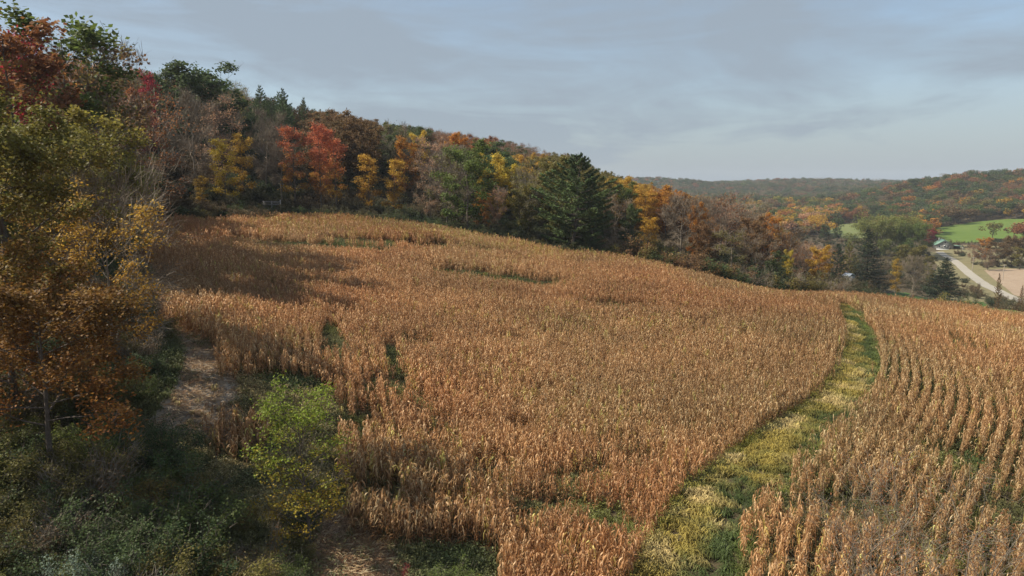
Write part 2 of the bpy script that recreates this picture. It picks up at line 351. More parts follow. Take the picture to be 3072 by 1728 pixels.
pasture_m = gpoly([(806, 229), (832, 225.5), (851, 223.6), (876, 223), (884, 230), (880, 237), (851, 239), (830, 236)])
drape('pasture', pasture_m, 9, 0.5, M_PAST2)
drape('pasture', gpoly([(768, 214.0), (781, 213.8), (790, 216.5), (782, 218.4), (768, 217.6)]), 10, 0.6, M_PAST)
drape('ploughed_field', gpoly([(984, 271), (1004, 269.5), (1060, 269.5), (1090, 300), (1030, 301), (1014, 296), (1001, 285)]), 5, 0.42, M_SOIL)
road_c = catmull([ground_at(*p) for p in [(939, 252.3), (944, 255.5), (952, 260), (961, 267), (972, 276.5), (985, 285.5), (1000, 293), (1018, 301), (1050, 313)]], 6)
drape('road', ribbon_poly(road_c, np.linspace(4.6, 5.8, len(road_c))), 2.5, 0.45, M_ROAD)
drape('road_verge', ribbon_poly(road_c + np.array([3.0, 0]), np.full(len(road_c), 22.0)), 5, 0.3, M_VERGE, fray=3)
drape('lawn', gpoly([(872, 293), (905, 293), (930, 300), (985, 303), (1024, 318), (1060, 330), (1000, 320), (900, 306), (860, 300)]), 3, 0.3, M_LAWN, fray=1)

# ------------------------------------------------------------------ the grass waterway and the corn field layout
_l = [ground_at(*p) for p in [(622, 585), (634, 548), (654, 525), (694, 496), (713, 471), (748, 443), (795, 412), (831, 378), (843, 355), (845, 332), (842, 314)]]
_rr = [ground_at(*p, 1.9) for p in [(738, 585), (746, 512), (756, 490), (784, 464), (824, 424), (868, 392), (874, 363), (868, 332), (851, 314)]]
def resamp(p, n):
    p = np.array(p); s_ = np.r_[0, np.cumsum(np.linalg.norm(np.diff(p, axis=0), axis=1))]; q_ = np.linspace(0, s_[-1], n); return np.stack([np.interp(q_, s_, p[:, 0]), np.interp(q_, s_, p[:, 1])], 1)
_l, _rr = resamp(catmull(_l), 12), resamp(catmull(_rr), 12)
way_pts = (_l + _rr) / 2; _t = norm(np.gradient(way_pts, axis=0)); way_w = np.abs(((_l - _rr) * np.stack([-_t[:, 1], _t[:, 0]], 1)).sum(1))
way_pts = way_pts - np.stack([-_t[:, 1], _t[:, 0]], 1) * np.linspace(0.1, 0.35, 12)[:, None]; way_w = np.maximum(way_w + np.linspace(0.4, 0.5, 12), 3.9)
way_pts = np.vstack([way_pts, [ground_at(850, 314)], [ground_at(842, 307.5)]]); way_w = np.r_[way_w, 3.6, 2.8]; way_s = np.r_[0, np.cumsum(np.linalg.norm(np.diff(way_pts, axis=0), axis=1))]
print('WAY', way_pts.round(1).tolist(), way_w.round(1).tolist())
way = catmull(way_pts, 10)
d0 = norm(way[1] - way[0]); d1 = norm(way[-1] - way[-2])
pre = [way[0] - d0 * (s + 0) for s in np.arange(60, 0, -1.0)]
post = [way[-1] + d1 * s for s in np.arange(1, 60, 1.0)]
cl = np.concatenate([pre, way, post]); seg = np.r_[0, np.cumsum(np.linalg.norm(np.diff(cl, axis=0), axis=1))]
ts = np.arange(0, seg[-1], 0.2)
cx = np.interp(ts, seg, cl[:, 0]); cy = np.interp(ts, seg, cl[:, 1])
k_ = np.ones(41) / 41; cxs = np.convolve(np.pad(cx, 20, 'edge'), k_, 'valid'); cys = np.convolve(np.pad(cy, 20, 'edge'), k_, 'valid')
tg = norm(np.stack([np.gradient(cxs), np.gradient(cys)], 1)); nl = np.stack([-tg[:, 1], tg[:, 0]], 1)   # nl: to the left
centre = np.stack([cx, cy], 1)
def way_dist(x, y):
    q = np.stack([np.asarray(x).ravel(), np.asarray(y).ravel()], 1); best = np.full(len(q), 1e9); sd = np.zeros(len(q)); ti = np.zeros(len(q))
    cc = centre[::8]; nn = nl[::8]
    for i in range(0, len(q), 20000):
        d = q[i:i + 20000, None] - cc[None]; r = (d ** 2).sum(-1); j = r.argmin(1); a = np.arange(len(j))
        best[i:i + 20000] = np.sqrt(r[a, j]); sd[i:i + 20000] = (d[a, j] * nn[j]).sum(1); ti[i:i + 20000] = ts[::8][j]
    return best, sd, ti
T0 = 60.0                                                      # arc length at way_pts[0]
def half_width(t):                                              # half width of the grass strip along its length
    return np.interp(t, np.r_[T0 + way_s, T0 + way_s[-1] + 6], np.r_[way_w / 2 - 0.15, 0.0])

# outline of the crop, as corners on the ground (left part), then the far rim
edge = [ground_at(*p) for p in [(500, 640), (500, 560), (470, 548), (388, 548), (352, 536), (340, 505), (338, 450), (343, 412), (318, 383), (222, 380), (216, 350), (180, 331), (132, 299)]]
edge += [(-47, 84), (-55, 98), (-62, 112), (-66, 124), (-60, 136), (-50, 147), (-36, 151), (-20, 150), (-6, 147.5), (8, 144), (22, 138.5), (32, 134), (44, 133.5), (56, 134.5),
         (62, 137), (72, 139), (86, 136), (100, 131), (120, 125), (160, 118), (160, 60), (60, 20), (18, 21), (10, 24), (6, 20)]
FIELD = np.array(edge)
PATCH = gpoly([(209, 453), (238, 469), (262, 458), (268, 432), (232, 428), (207, 433)])
def ell(px, py, a, b, ang=0, soft=0.35):
    x, y = ground_at(px, py); k = 1.15 if py > 425 else (1.25 if py < 320 else 1.1); return (x, y, a * k, b * k * (0.8 if py < 260 else (0.95 if py < 320 else 1)), math.radians(ang))
GAPS = [ell(331, 338, 0.9, 4.5, 15), ell(334, 352, 0.8, 2.5), ell(415, 349, 1.6, 1.6), ell(493, 281, 9.5, 2.8, -8), ell(468, 278, 4, 2.5), ell(616, 310, 5, 1.7, -6),
        ell(305, 249, 10, 4.0, 4), ell(340, 251, 11, 4.2, 0), ell(375, 245, 7, 2.5, 0), ell(425, 250, 7, 2.5, -5), ell(470, 251, 6, 2.0, -8),
        ell(393, 362, 0.8, 4.5, 12), ell(397, 388, 0.9, 3.0, 0), ell(415, 406, 2.4, 0.8, -30), ell(437, 428, 2.4, 0.9, -25), ell(497, 478, 1.6, 0.7), ell(440, 448, 1.6, 0.9),
        ell(573, 486, 1.8, 1.1), ell(610, 455, 1.2, 0.8), ell(520, 440, 1.0, 0.7), ell(545, 400, 1.5, .9), ell(700, 330, 1.6, 1.0), ell(505, 345, 2, .8), ell(620, 540, 1.5, 1.2), ell(436, 470, 1.2, 1.0), ell(556, 514, 1.9, 0.7), ell(596, 520, 1.6, 0.9, 10), ell(475, 496, 1.3, 0.6), ell(350, 320, 3.0, 1.2, -10), ell(270, 290, 3, 1.2),
        ell(600, 478, 0.8, 0.9), ell(530, 530, 1.3, .8), ell(452, 520, 1.2, .6), ell(360, 430, 1.0, 2.0), ell(372, 395, 0.6, 2.5, 5), ell(640, 470, 1.2, 0.8),
        ell(960, 470, 1.6, 2.2), ell(860, 520, 2.4, 1.5, 20), ell(930, 560, 1.6, 1.3), ell(790, 515, 1.1, 0.9), ell(965, 350, 1.2, 3.0), ell(1000, 400, 0.6, 6, 30), ell(930, 330, 0.5, 5, 10), ell(1010, 520, 1.5, 2)]
def gap_value(x, y):
    """>0 inside a thin spot of the crop"""
    g = np.full(x.shape, -9.0); w = (vnoise(x, y, 1.6, 5) - 0.5) * 0.9
    for gx, gy, a, b, an in GAPS:
        dx, dy = x - gx, y - gy; u = dx * math.cos(an) + dy * math.sin(an); v = -dx * math.sin(an) + dy * math.cos(an)
        g = np.maximum(g, 1 - np.sqrt((u / a) ** 2 + (v / b) ** 2) + w)
    return g
def corn_mask(x, y):
    ok = inside(FIELD, x, y) | inside(PATCH, x, y)
    d, sd, ti = way_dist(x, y); d = d.reshape(x.shape); ti = ti.reshape(x.shape)
    wob = (vnoise(x, y, 4, 2) - 0.5) * 0.9
    return ok & (d > half_width(ti) + wob)

rows = []
LB = 60                                                        # block B: rows follow the waterway
for s in range(-100, 165):
    s_ = (s + 0.5) * (0.97 if s < 0 else 0.78)
    p = centre + nl * s_ + 0.0
    dl = np.r_[0, np.cumsum(np.linalg.norm(np.diff(p, axis=0), axis=1))]
    m = np.arange(0, dl[-1], 0.21) + rng.uniform(-0.1, 0.1)
    rows.append(np.stack([np.interp(m, dl, p[:, 0]), np.interp(m, dl, p[:, 1])], 1))
B = np.concatenate(rows)
ux, uy = -0.27, 0.963                                          # block A: straight rows at the left front
a_, b_ = np.meshgrid(np.arange(-48, 26) * 0.88, np.arange(0, 110, 0.21)); a_ = a_.ravel(); b_ = b_.ravel()
A = np.stack([-12 + a_ * uy + b_ * ux, 40 - a_ * ux + b_ * uy], 1)
def in_A(x, y): return (x < -8.5 - (y - 50) * 0.16) & (y > 38) & (y < 68)
pts = np.concatenate([A[in_A(A[:, 0], A[:, 1])], B[~in_A(B[:, 0], B[:, 1])]])
pts += rng.normal(0, 0.045, pts.shape)
x, y = pts[:, 0], pts[:, 1]
u_, v_ = to_px(x, y, H(x, y) + 1.2)
pts = pts[(u_ > -60) & (u_ < 1090) & (v_ < 640) & (y > 18)]
x, y = pts[:, 0], pts[:, 1]
keep = corn_mask(x, y); gv = gap_value(x, y)
wide = (vnoise(x, y, 9, 8) * vnoise(x, y, 3, 9)); farthin = np.where(y > 60, 0.93, 0.97)
keep &= (gv < 0.05) & (rng.rand(len(x)) < farthin - 0.25 * (wide > 0.52))
pts = pts[keep]; x, y = pts[:, 0], pts[:, 1]; gv = gv[keep]; z = H(x, y)
n_c = len(pts)
hgt = 0.80 + 0.34 * vnoise(x, y, 14, 21) + 0.18 * (vnoise(x, y, 3.5, 22) - 0.5) + rng.normal(0, 0.085, n_c)
hgt *= np.clip(0.62 + (0.05 - gv) * 0.8, 0.62, 1.0)
fr = np.clip((y - 110) / 30, 0, 1)
gn = vnoise(x, y, 11, 31)
tint = np.ones((n_c, 3)) * (0.86 + 0.30 * vnoise(x, y, 7, 33) + rng.normal(0, 0.07, n_c))[:, None]
red = vnoise(x, y, 16, 35)[:, None]; tint *= (1 - red) * np.array([0.97, 1.04, 1.06]) + red * np.array([1.08, 0.93, 0.88])
rgt = np.clip((way_dist(x, y)[1] < 0).astype(float), 0, 1)[:, None]; tint *= 1 + rgt * np.array([0.0, 0.07, 0.10])
green = (rng.rand(n_c) < 0.03 + 0.30 * np.clip((y - 128) / 14, 0, 1) * (x < 50) * (gn > 0.25) + 0.06 * (gn > 0.7))
tint *= (0.80 + 0.34 * vnoise(x, y, 24, 37))[:, None]
tint[green] *= np.array([0.92, 1.22, 0.75])
idx = rng.randint(0, 20, n_c); sdc = way_dist(x, y)[1]; thin = np.where(sdc < 0, 0.81, np.where(sdc < 13, 0.86, 1.0))
rot = np.stack([rng.normal(0, 0.10, n_c) * thin, rng.normal(0, 0.10, n_c) * thin, rng.uniform(0, 6.28, n_c)], 1)
lay = rng.rand(n_c) < 0.02; rot[lay, 0] += rng.choice([-1, 1], lay.sum()) * rng.uniform(.4, .9, lay.sum())

def corn_proto(i):
    """one dry maize plant: stalk, arching and broken leaves, husked ear, tassel"""
    R = np.random.RandomState(100 + i); g = Geo(); Hh = 2.25 + R.uniform(-0.15, 0.15)
    lean = R.normal(0, 0.05, 2); bend = lambda z_: np.array([lean[0] * z_, lean[1] * z_, z_])
    zs = np.linspace(0, Hh * 0.86, 5); st = [(bend(zs[k]), bend(zs[k + 1]), 0.016 - 0.0025 * k, 0.0135 - 0.0025 * k) for k in range(4)]
    V, F = tubes(st, 3); g.add(V, F, leafv=0.35)
    nl_ = 13; az0 = R.uniform(0, 6.28)
    for k in range(nl_):
        hz = 0.22 + (Hh * 0.86 - 0.3) * k / (nl_ - 1) + R.uniform(-.05, .05); az = az0 + math.pi * k + R.normal(0, 0.45)
        d = np.array([math.cos(az), math.sin(az), 0]); sd = np.array([-math.sin(az), math.cos(az), 0])
        L = R.uniform(0.55, 0.85) * (0.8 + 0.3 * math.sin(math.pi * k / nl_)); up = R.uniform(0.16, 0.38) if k > 4 else R.uniform(-0.05, 0.15)
        o = R.uniform(0.32, 0.62) * L; dr = R.uniform(0.15, 0.65) * L
        b = bend(hz); prof = [(0, 0), (o * 0.4, up), (o * 0.85, up * 0.55), (o, up * 0.2 - dr * 0.5), (o * R.uniform(0.8, 1.05), up * 0.2 - dr)]
        w = np.array([0.026, 0.064, 0.060, 0.042, 0.010]) * R.uniform(0.8, 1.3); tw = R.normal(0, 0.35, 5); tw[0] = 0
        vv = []
        for (r_, h_), ww, t_ in zip(prof, w, np.cumsum(tw)):
            s2 = sd * math.cos(t_) + np.array([0, 0, 1]) * math.sin(t_); cpt = b + d * r_ + np.array([0, 0, h_])
            vv += [cpt - s2 * ww / 2, cpt + s2 * ww / 2]
        q = [(2 * m, 2 * m + 1, 2 * m + 3, 2 * m + 2) for m in range(4)]
        g.add(vv, q, leafv=float(np.clip(R.normal(0.42 + 0.03 * k, 0.22), 0, 1)))
    az = R.uniform(0, 6.28); b = bend(1.05); d = np.array([math.cos(az) * 0.55, math.sin(az) * 0.55, -0.6 if R.rand() < 0.6 else 0.7]); d /= np.linalg.norm(d)
    V, F = tubes([(b, b + d * 0.12, 0.012, 0.032), (b + d * 0.12, b + d * 0.27, 0.032, 0.01)], 4); g.add(V, F, leafv=0.9)
    top = bend(Hh * 0.86)
    for k in range(5):
        a1 = R.uniform(0, 6.28); sp = R.uniform(0.05, 0.16); e_ = top + np.array([math.cos(a1) * sp, math.sin(a1) * sp, R.uniform(0.2, 0.33)])
        V, F = tubes([(top, e_, 0.009, 0.005)], 3); g.add(V, F, leafv=0.55)
    return g
# prototype collections: never linked to the scene, only used as instance sources
def proto_collection(name, meshes):
    cc = bpy.data.collections.new(name)
    for i, me in enumerate(meshes):
        o = bpy.data.objects.new('%s.%03d' % ('source', i), me); cc.objects.link(o)
    return cc
def scatter(name, pts3, rot, scl, idx, cc, attrs, **props):
    """one object that places the plants of a collection on its own points"""
    n = len(pts3); me = bpy.data.meshes.new(name); me.vertices.add(n); me.vertices.foreach_set('co', np.asarray(pts3, np.float32).ravel())
    me.attributes.new('rot', 'FLOAT_VECTOR', 'POINT').data.foreach_set('vector', np.asarray(rot, np.float32).ravel())
    me.attributes.new('scl', 'FLOAT_VECTOR', 'POINT').data.foreach_set('vector', np.asarray(scl, np.float32).ravel())
    me.attributes.new('idx', 'INT', 'POINT').data.foreach_set('value', np.asarray(idx, np.int32))
    for k, v in attrs.items():
        v4 = np.column_stack([np.clip(v, 0, 5), np.ones(n)]).astype(np.float32)
        me.attributes.new(k, 'FLOAT_COLOR', 'POINT').data.foreach_set('color', v4.ravel())
    ng = bpy.data.node_groups.new(name + '_nodes', 'GeometryNodeTree')
    ng.interface.new_socket('Geometry', in_out='INPUT', socket_type='NodeSocketGeometry'); ng.interface.new_socket('Geometry', in_out='OUTPUT', socket_type='NodeSocketGeometry')
    N, L = ng.nodes, ng.links; gi = N.new('NodeGroupInput'); go = N.new('NodeGroupOutput'); ip = N.new('GeometryNodeInstanceOnPoints'); ci = N.new('GeometryNodeCollectionInfo')
    ci.inputs['Collection'].default_value = cc; ci.inputs['Separate Children'].default_value = True; ci.inputs['Reset Children'].default_value = True
    def na(nm, dt):
        a = N.new('GeometryNodeInputNamedAttribute'); a.data_type = dt; a.inputs['Name'].default_value = nm; return a.outputs['Attribute']
    L.new(gi.outputs[0], ip.inputs['Points']); L.new(ci.outputs[0], ip.inputs['Instance']); ip.inputs['Pick Instance'].default_value = True
    L.new(na('idx', 'INT'), ip.inputs['Instance Index'])
    er = N.new('FunctionNodeEulerToRotation'); L.new(na('rot', 'FLOAT_VECTOR'), er.inputs[0]); L.new(er.outputs[0], ip.inputs['Rotation'])
    L.new(na('scl', 'FLOAT_VECTOR'), ip.inputs['Scale']); L.new(ip.outputs[0], go.inputs[0])
    o = link(name, me, kind='stuff', **props); md = o.modifiers.new('scatter', 'NODES'); md.node_group = ng
    return o
corn_geo = [corn_proto(i) for i in range(20)]
corn_me = [g.mesh('corn_plant', [M_CORN]) for g in corn_geo]
u_, v_ = to_px(x, y, z + 1.5)
dist = np.sqrt(x ** 2 + y ** 2 + (z - CAMZ) ** 2)
cand = np.where((u_ > 5) & (u_ < 1019) & (v_ > 300) & (v_ < 568))[0]
near = cand[np.argsort(dist[cand])[:300]]
rest = np.ones(n_c, bool); rest[near] = False
P3 = np.column_stack([x, y, z - 0.02]); scl = np.column_stack([hgt * thin * rng.uniform(0.9, 1.1, n_c)] * 2 + [hgt])
scatter('corn_field', P3[rest], rot[rest], scl[rest], idx[rest], proto_collection('corn_sources', corn_me), {'tint': tint[rest]},
        label='tan dry standing corn covering the whole slope beyond the nearest plants', category='corn crop')
for i in near:
    o = link('corn_plant', corn_me[idx[i]], label='dry tan corn plant at the near edge of the cornfield', category='corn plant', group='nearest dry corn plants of the field')
    o.location = P3[i]; o.rotation_euler = rot[i]; o.scale = scl[i]; o['tint'] = [float(t) for t in tint[i]]

# ------------------------------------------------------------------ grass, weeds and litter
def tuft_proto(i, blades=26, Hh=0.75, lodged=0.6, wid=0.018):
    R = np.random.RandomState(300 + i); g = Geo(); base_az = 0.0
    for k in range(blades):
        az = base_az + R.normal(0, 0.9 if lodged > 0.4 else 3.0); L = Hh * R.uniform(0.6, 1.15); d = np.array([math.cos(az), math.sin(az), 0]); sd = np.array([-d[1], d[0], 0])
        p0 = np.array([R.normal(0, .12), R.normal(0, .12), 0]); ln = lodged * R.uniform(0.6, 1.3)
        pr = [(0, 0), (0.25 * ln, 0.42), (0.62 * ln + .05, 0.62 * (1.25 - ln * .6)), (1.05 * ln + .05, 0.62 * (1.0 - ln * 0.75))]
        vv = []
        for (r_, h_), w in zip(pr, (1, 1, 0.8, 0.15)):
            c_ = p0 + d * r_ * L + np.array([0, 0, h_ * L]); vv += [c_ - sd * wid * w, c_ + sd * wid * w]
        g.add(vv, [(0, 1, 3, 2), (2, 3, 5, 4), (4, 5, 7, 6)], leafv=R.rand())
    return g.mesh('grass_tuft', [M_GRASS])
tufts_l = [tuft_proto(i) for i in range(5)]; tufts_u = [tuft_proto(10 + i, 22, 0.6, 0.25) for i in range(4)]
def weed_proto(i):
    R = np.random.RandomState(400 + i); n = 90; C = np.column_stack([R.normal(0, .28, n), R.normal(0, .28, n), np.abs(R.normal(0.25, .2, n))])
    V, F = leaf_quads(C, 0.13, 0.075, R, 0.8); g = Geo(); g.add(V, F, leafv=np.repeat(R.rand(n), 4)); return g.mesh('weed', [M_GRASS])
weeds = [weed_proto(i) for i in range(5)]
GR = proto_collection('grass_sources', tufts_l + tufts_u + weeds)     # 0-4 lodged, 5-8 upright, 9-13 leafy weeds

def sc(name, q, idxs, dens_rot, size, tint, **pr):
    z_ = H(q[:, 0], q[:, 1]); n = len(q); r = np.column_stack([np.zeros((n, 2)), dens_rot])
    s = size[:, None] * np.ones((1, 3)); scatter(name, np.column_stack([q, z_ - 0.03]), r, s, idxs, GR, {'tint': tint}, **pr)
def lerp(a, b, t): return np.asarray(a) * (1 - t[:, None]) + np.asarray(b) * t[:, None]
# waterway grass
q = rng.uniform([0, 22], [74, 136], (60000, 2)); d, sd, ti = way_dist(q[:, 0], q[:, 1])
hw = half_width(ti); u_, v_ = to_px(q[:, 0], q[:, 1], H(q[:, 0], q[:, 1]))
m = (d < hw + 0.5) & (v_ < 640); q, d, sd, ti, hw = q[m], d[m], sd[m], ti[m], hw[m]
q = q[:]; n = len(q)
s_n = sd / np.maximum(hw, 0.5)                                   # +1 left rim, -1 right rim
yel = np.clip(0.50 + 0.55 * s_n + 0.8 * (vnoise(q[:, 0], q[:, 1], 2.6, 41) - 0.5) + 0.9 * (vnoise(q[:, 0], q[:, 1], 0.9, 42) - 0.5), 0, 1)
yel = yel * yel * (3 - 2 * yel)
pale = np.clip((vnoise(q[:, 0], q[:, 1], 2.0, 43) - 0.55) * 4, 0, 1) * yel
tnt = lerp((0.085, 0.115, 0.035), (0.36, 0.28, 0.07), yel); tnt = tnt * (1 - pale[:, None]) + np.array([0.58, 0.45, 0.20]) * pale[:, None]
rimg = np.clip((np.abs(s_n) - 0.75) * 5, 0, 1)[:, None]; tnt = tnt * (1 - rimg * .5) + np.array([0.20, 0.24, 0.045]) * rimg * .5
tnt *= rng.uniform(0.8, 1.2, (n, 1))
flow = vnoise(q[:, 0], q[:, 1], 3.2, 44) * 5.0 + 0.3
sc('grass_strip', q, rng.randint(0, 5, n), flow + rng.normal(0, .25, n), rng.uniform(0.75, 1.3, n) * (0.85 + 0.3 * yel), tnt,
   label='lodged yellow and dark green grass strip curving between the two corn blocks', category='grass')
# weeds in the thin spots, at field rims and in the near foreground
def foreground_zone(x, y):
    return ~corn_mask(x, y)
q = np.concatenate([rng.uniform([-60, 18], [70, 100], (170000, 2)), rng.uniform([-62, 100], [60, 150], (60000, 2))]); u_, v_ = to_px(q[:, 0], q[:, 1], H(q[:, 0], q[:, 1]))
q = q[(u_ > -60) & (u_ < 1090) & (v_ < 650)]
TRACK = catmull([ground_at(*p) for p in [(120, 292), (160, 310), (190, 332), (207, 356), (208, 385), (200, 412), (186, 436)]], 6)
TRACKW = np.linspace(2.6, 5.2, len(TRACK)); track_poly = ribbon_poly(TRACK, TRACKW)
bare2 = gpoly([(318, 520), (345, 510), (392, 556), (420, 600), (330, 600), (300, 560)])
cm = corn_mask(q[:, 0], q[:, 1]); gq = gap_value(q[:, 0], q[:, 1]); d, sd, ti = way_dist(q[:, 0], q[:, 1])
intrack = inside(track_poly, q[:, 0], q[:, 1]) | inside(bare2, q[:, 0], q[:, 1])
nz = vnoise(q[:, 0], q[:, 1], 3.0, 51)
pr = np.where(cm, np.where(gq > -0.1, 0.55, 0.10 + 0.22 * (nz > 0.62) + 0.25 * (sd < 0)), np.where(d < half_width(ti), 0, 0.75))
pr = np.where(intrack, 0.04, pr)
m = rng.rand(len(q)) < pr; q, gq, nz, cm, sd = q[m], gq[m], nz[m], cm[m], sd[m]; n = len(q)
n2_ = vnoise(q[:, 0], q[:, 1], 5.0, 52); t = np.clip(n2_ * 1.4 - 0.2, 0, 1)
tnt = lerp((0.085, 0.11, 0.035), (0.20, 0.17, 0.07), t)
yelg = np.clip((vnoise(q[:, 0], q[:, 1], 4, 53) - 0.45) * 4, 0, 1) * (cm | (sd < 0)); tnt = tnt * (1 - yelg[:, None]) + np.array([0.16, 0.165, 0.045]) * yelg[:, None]  # patches of yellower green within the crop and right of the waterway
tnt *= rng.uniform(0.7, 1.25, (n, 1))
straw_zone = gpoly([(165, 405), (185, 385), (300, 385), (345, 405), (335, 470), (285, 540), (235, 520), (200, 490), (150, 450)])
st_ = inside(straw_zone, q[:, 0], q[:, 1]) & (rng.rand(n) < 0.25 + 0.6 * (vnoise(q[:, 0], q[:, 1], 2.2, 57) > 0.45)); tnt[st_] = np.array([0.40, 0.32, 0.14]) * rng.uniform(0.6, 1.2, (st_.sum(), 1))
kindw = np.where(rng.rand(n) < np.where(cm, 0.15, 0.5), rng.randint(9, 14, n), rng.randint(5, 9, n))
sc('ground_weeds', q, kindw, rng.uniform(0, 6.28, n), rng.uniform(0.6, 1.25, n), tnt, label='dull green weeds and rough grass covering the ground around the corn', category='weeds')
drape('dirt_track', track_poly, 0.8, 0.05, M_TRACK, fray=0.6); drape('bare_soil', bare2, 0.8, 0.05, M_TRACK, fray=0.6)
# fallen stalks and husks
def litter_proto(i):
    R = np.random.RandomState(500 + i); g = Geo()
    for k in range(9):
        a = R.uniform(0, 6.28); p0 = np.array([R.normal(0, .3), R.normal(0, .3), R.uniform(0.02, 0.06)]); L = R.uniform(0.2, 0.6); d = np.array([math.cos(a), math.sin(a), R.normal(0, .12)])
        s = np.array([-math.sin(a), math.cos(a), R.normal(0, 0.3)]) * R.uniform(0.012, 0.03)
        mid = p0 + d * L / 2 + np.array([0, 0, R.uniform(0, 0.06)])
        g.add([p0 - s, p0 + s, mid - s, mid + s, p0 + d * L - s * .4, p0 + d * L + s * .4], [(0, 1, 3, 2), (2, 3, 5, 4)], leafv=R.rand())
    return g.mesh('stalk_litter', [M_CORN])
LT = proto_collection('litter_sources', [litter_proto(i) for i in range(6)])
def along(poly, n): 
    lo, hi = poly.min(0), poly.max(0); qq = rng.uniform(lo, hi, (n, 2)); return qq[inside(poly, qq[:, 0], qq[:, 1])]
wide_poly = ribbon_poly(TRACK + np.array([0.9, 0]), TRACKW + 2.0)
q = np.concatenate([along(wide_poly, 12000), along(bare2, 6000)]); n = len(q)
scatter('stalk_litter', np.column_stack([q, H(q[:, 0], q[:, 1]) + .05]), np.column_stack([np.zeros((n, 2)), rng.uniform(0, 6.28, n)]), np.ones((n, 3)) * rng.uniform(.6, 1.2, (n, 1)),
        rng.randint(0, 6, n), LT, {'tint': np.array([[0.95, 1.12, 1.35]]) * rng.uniform(0.75, 1.2, (n, 1))}, label='pale broken corn stalks and husks littering the bare track', category='litter')

# ------------------------------------------------------------------ trees
def broad_skeleton(R, Hh, rad, n_limb=13, base=0.25, lean=0.0, top=0.97, shape=0.5, n_sub=5, n_twig=4, multi=1, upright=0.5):
    """trunk with limbs, branches and twigs; crown outline is an ellipsoid of radius rad"""
    segs, tips = [], []
    for mstem in range(multi):
        az_s = 6.28 * mstem / max(multi, 1) + R.uniform(0, 1); sp = (0.16 if multi > 1 else 0.0)
        p = np.array([0., 0, 0]); k = 7; r0 = Hh * 0.0125 * (1 if multi == 1 else 0.65); path = [p.copy()]
        for i in range(k):
            st = Hh * top / k; p = p + np.array([math.cos(az_s) * sp * st + R.normal(0, 0.035) * st, math.sin(az_s) * sp * st + R.normal(0, 0.035) * st + lean * st, st]); path.append(p.copy())
        for i in range(k): segs.append((path[i], path[i + 1], r0 * (1.18 if i == 0 else 1 - 0.13 * i), r0 * (1 - 0.13 * (i + 1)) + 0.01))
        nlb = n_limb if multi == 1 else max(5, n_limb // multi + 2)
        for j in range(nlb):
            t = base + (0.95 - base) * (j + R.uniform(0, 0.8)) / nlb; f_ = t * k; i = min(int(f_), k - 1); b = path[i] + (path[i + 1] - path[i]) * (f_ - i)
            az = j * 2.4 + R.uniform(-.5, .5) + az_s; tt = (t - base) / (1 - base)
            reach = rad * math.sqrt(max(0.06, 1 - (abs(tt - shape) / max(shape, 1 - shape)) ** 2.2)) * R.uniform(0.75, 1.12)
            el = math.radians(12 + 55 * tt * upright + R.uniform(-8, 14)); d = np.array([math.cos(az) * math.cos(el), math.sin(az) * math.cos(el), math.sin(el)])
            q_ = b.copy(); L = reach / max(0.5, math.cos(el)) ; lr = max(0.02, r0 * (1 - 0.75 * t) * 0.5); pl = [q_.copy()]
            for s in range(4):
                d = norm(d + R.normal(0, 0.13, 3) + np.array([0, 0, 0.07])); q_ = q_ + d * L / 4; pl.append(q_.copy())
            for s in range(4): segs.append((pl[s], pl[s + 1], lr * (1 - 0.22 * s), lr * (1 - 0.22 * (s + 1))))
            for s in range(n_sub):
                f2 = 1.0 + 3.0 * (s + R.uniform(0, .9)) / n_sub; i2 = min(int(f2), 3); bb = pl[i2] + (pl[i2 + 1] - pl[i2]) * (f2 - i2)
                d2 = norm(d + R.normal(0, 0.65, 3) + np.array([0, 0, 0.15])); L2 = L * R.uniform(0.2, 0.42) * (1.1 - f2 / 8)
                e2 = bb + d2 * L2; segs.append((bb, e2, lr * 0.4, lr * 0.2)); tips.append(e2)
                for w in range(n_twig):
                    f3 = R.uniform(0.3, 1.0); b3 = bb + (e2 - bb) * f3; e3 = b3 + norm(d2 + R.normal(0, .8, 3)) * L2 * R.uniform(0.35, 0.7)
                    segs.append((b3, e3, lr * 0.16 + .004, lr * 0.08 + .004)); tips.append(e3)
            tips.append(pl[-1])
    return segs, np.array(tips)
def broad_crown(R, tips, n, length, width, spread, flat=0.6, Hh=15, drop=0.0, up=0.6):
    w = R.rand(len(tips)) ** 0.5 + 0.15; w /= w.sum(); k = R.choice(len(tips), n, p=w)
    C = tips[k] + R.normal(0, 1, (n, 3)) * np.array([spread, spread, spread * flat]); C[:, 2] -= drop * np.abs(R.normal(0, 1, n))
    V, F = leaf_quads(C, length, width, R, up)
    cl_ = R.rand(len(tips))[k]
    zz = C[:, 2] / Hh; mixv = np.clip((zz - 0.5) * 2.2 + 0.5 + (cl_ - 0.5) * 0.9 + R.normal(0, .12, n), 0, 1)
    lv = np.clip(R.rand(n) * 0.7 + (cl_ * 7 % 1.0) * 0.3, 0, 1)
    g = Geo(); g.add(V, F, leafv=np.repeat(lv, 4), mixv=np.repeat(mixv, 4)); return g
def twig_ribbons(R, tips, centre_z, n, L, w):
    k = R.randint(0, len(tips), n); b = tips[k] + R.normal(0, 0.25, (n, 3)); out = norm(tips[k] - np.array([0, 0, centre_z])); d = norm(out + R.normal(0, 0.6, (n, 3)) + np.array([0, 0, 0.35]))
    e_ = b + d * (L * R.uniform(0.5, 1.3, n))[:, None]; s = norm(np.cross(d, R.normal(size=(n, 3)))) * w / 2
    V = np.stack([b - s, b + s, e_ + s * .5, e_ - s * .5], 1).reshape(-1, 3); return V, np.arange(4 * n).reshape(n, 4)
class Kind: pass
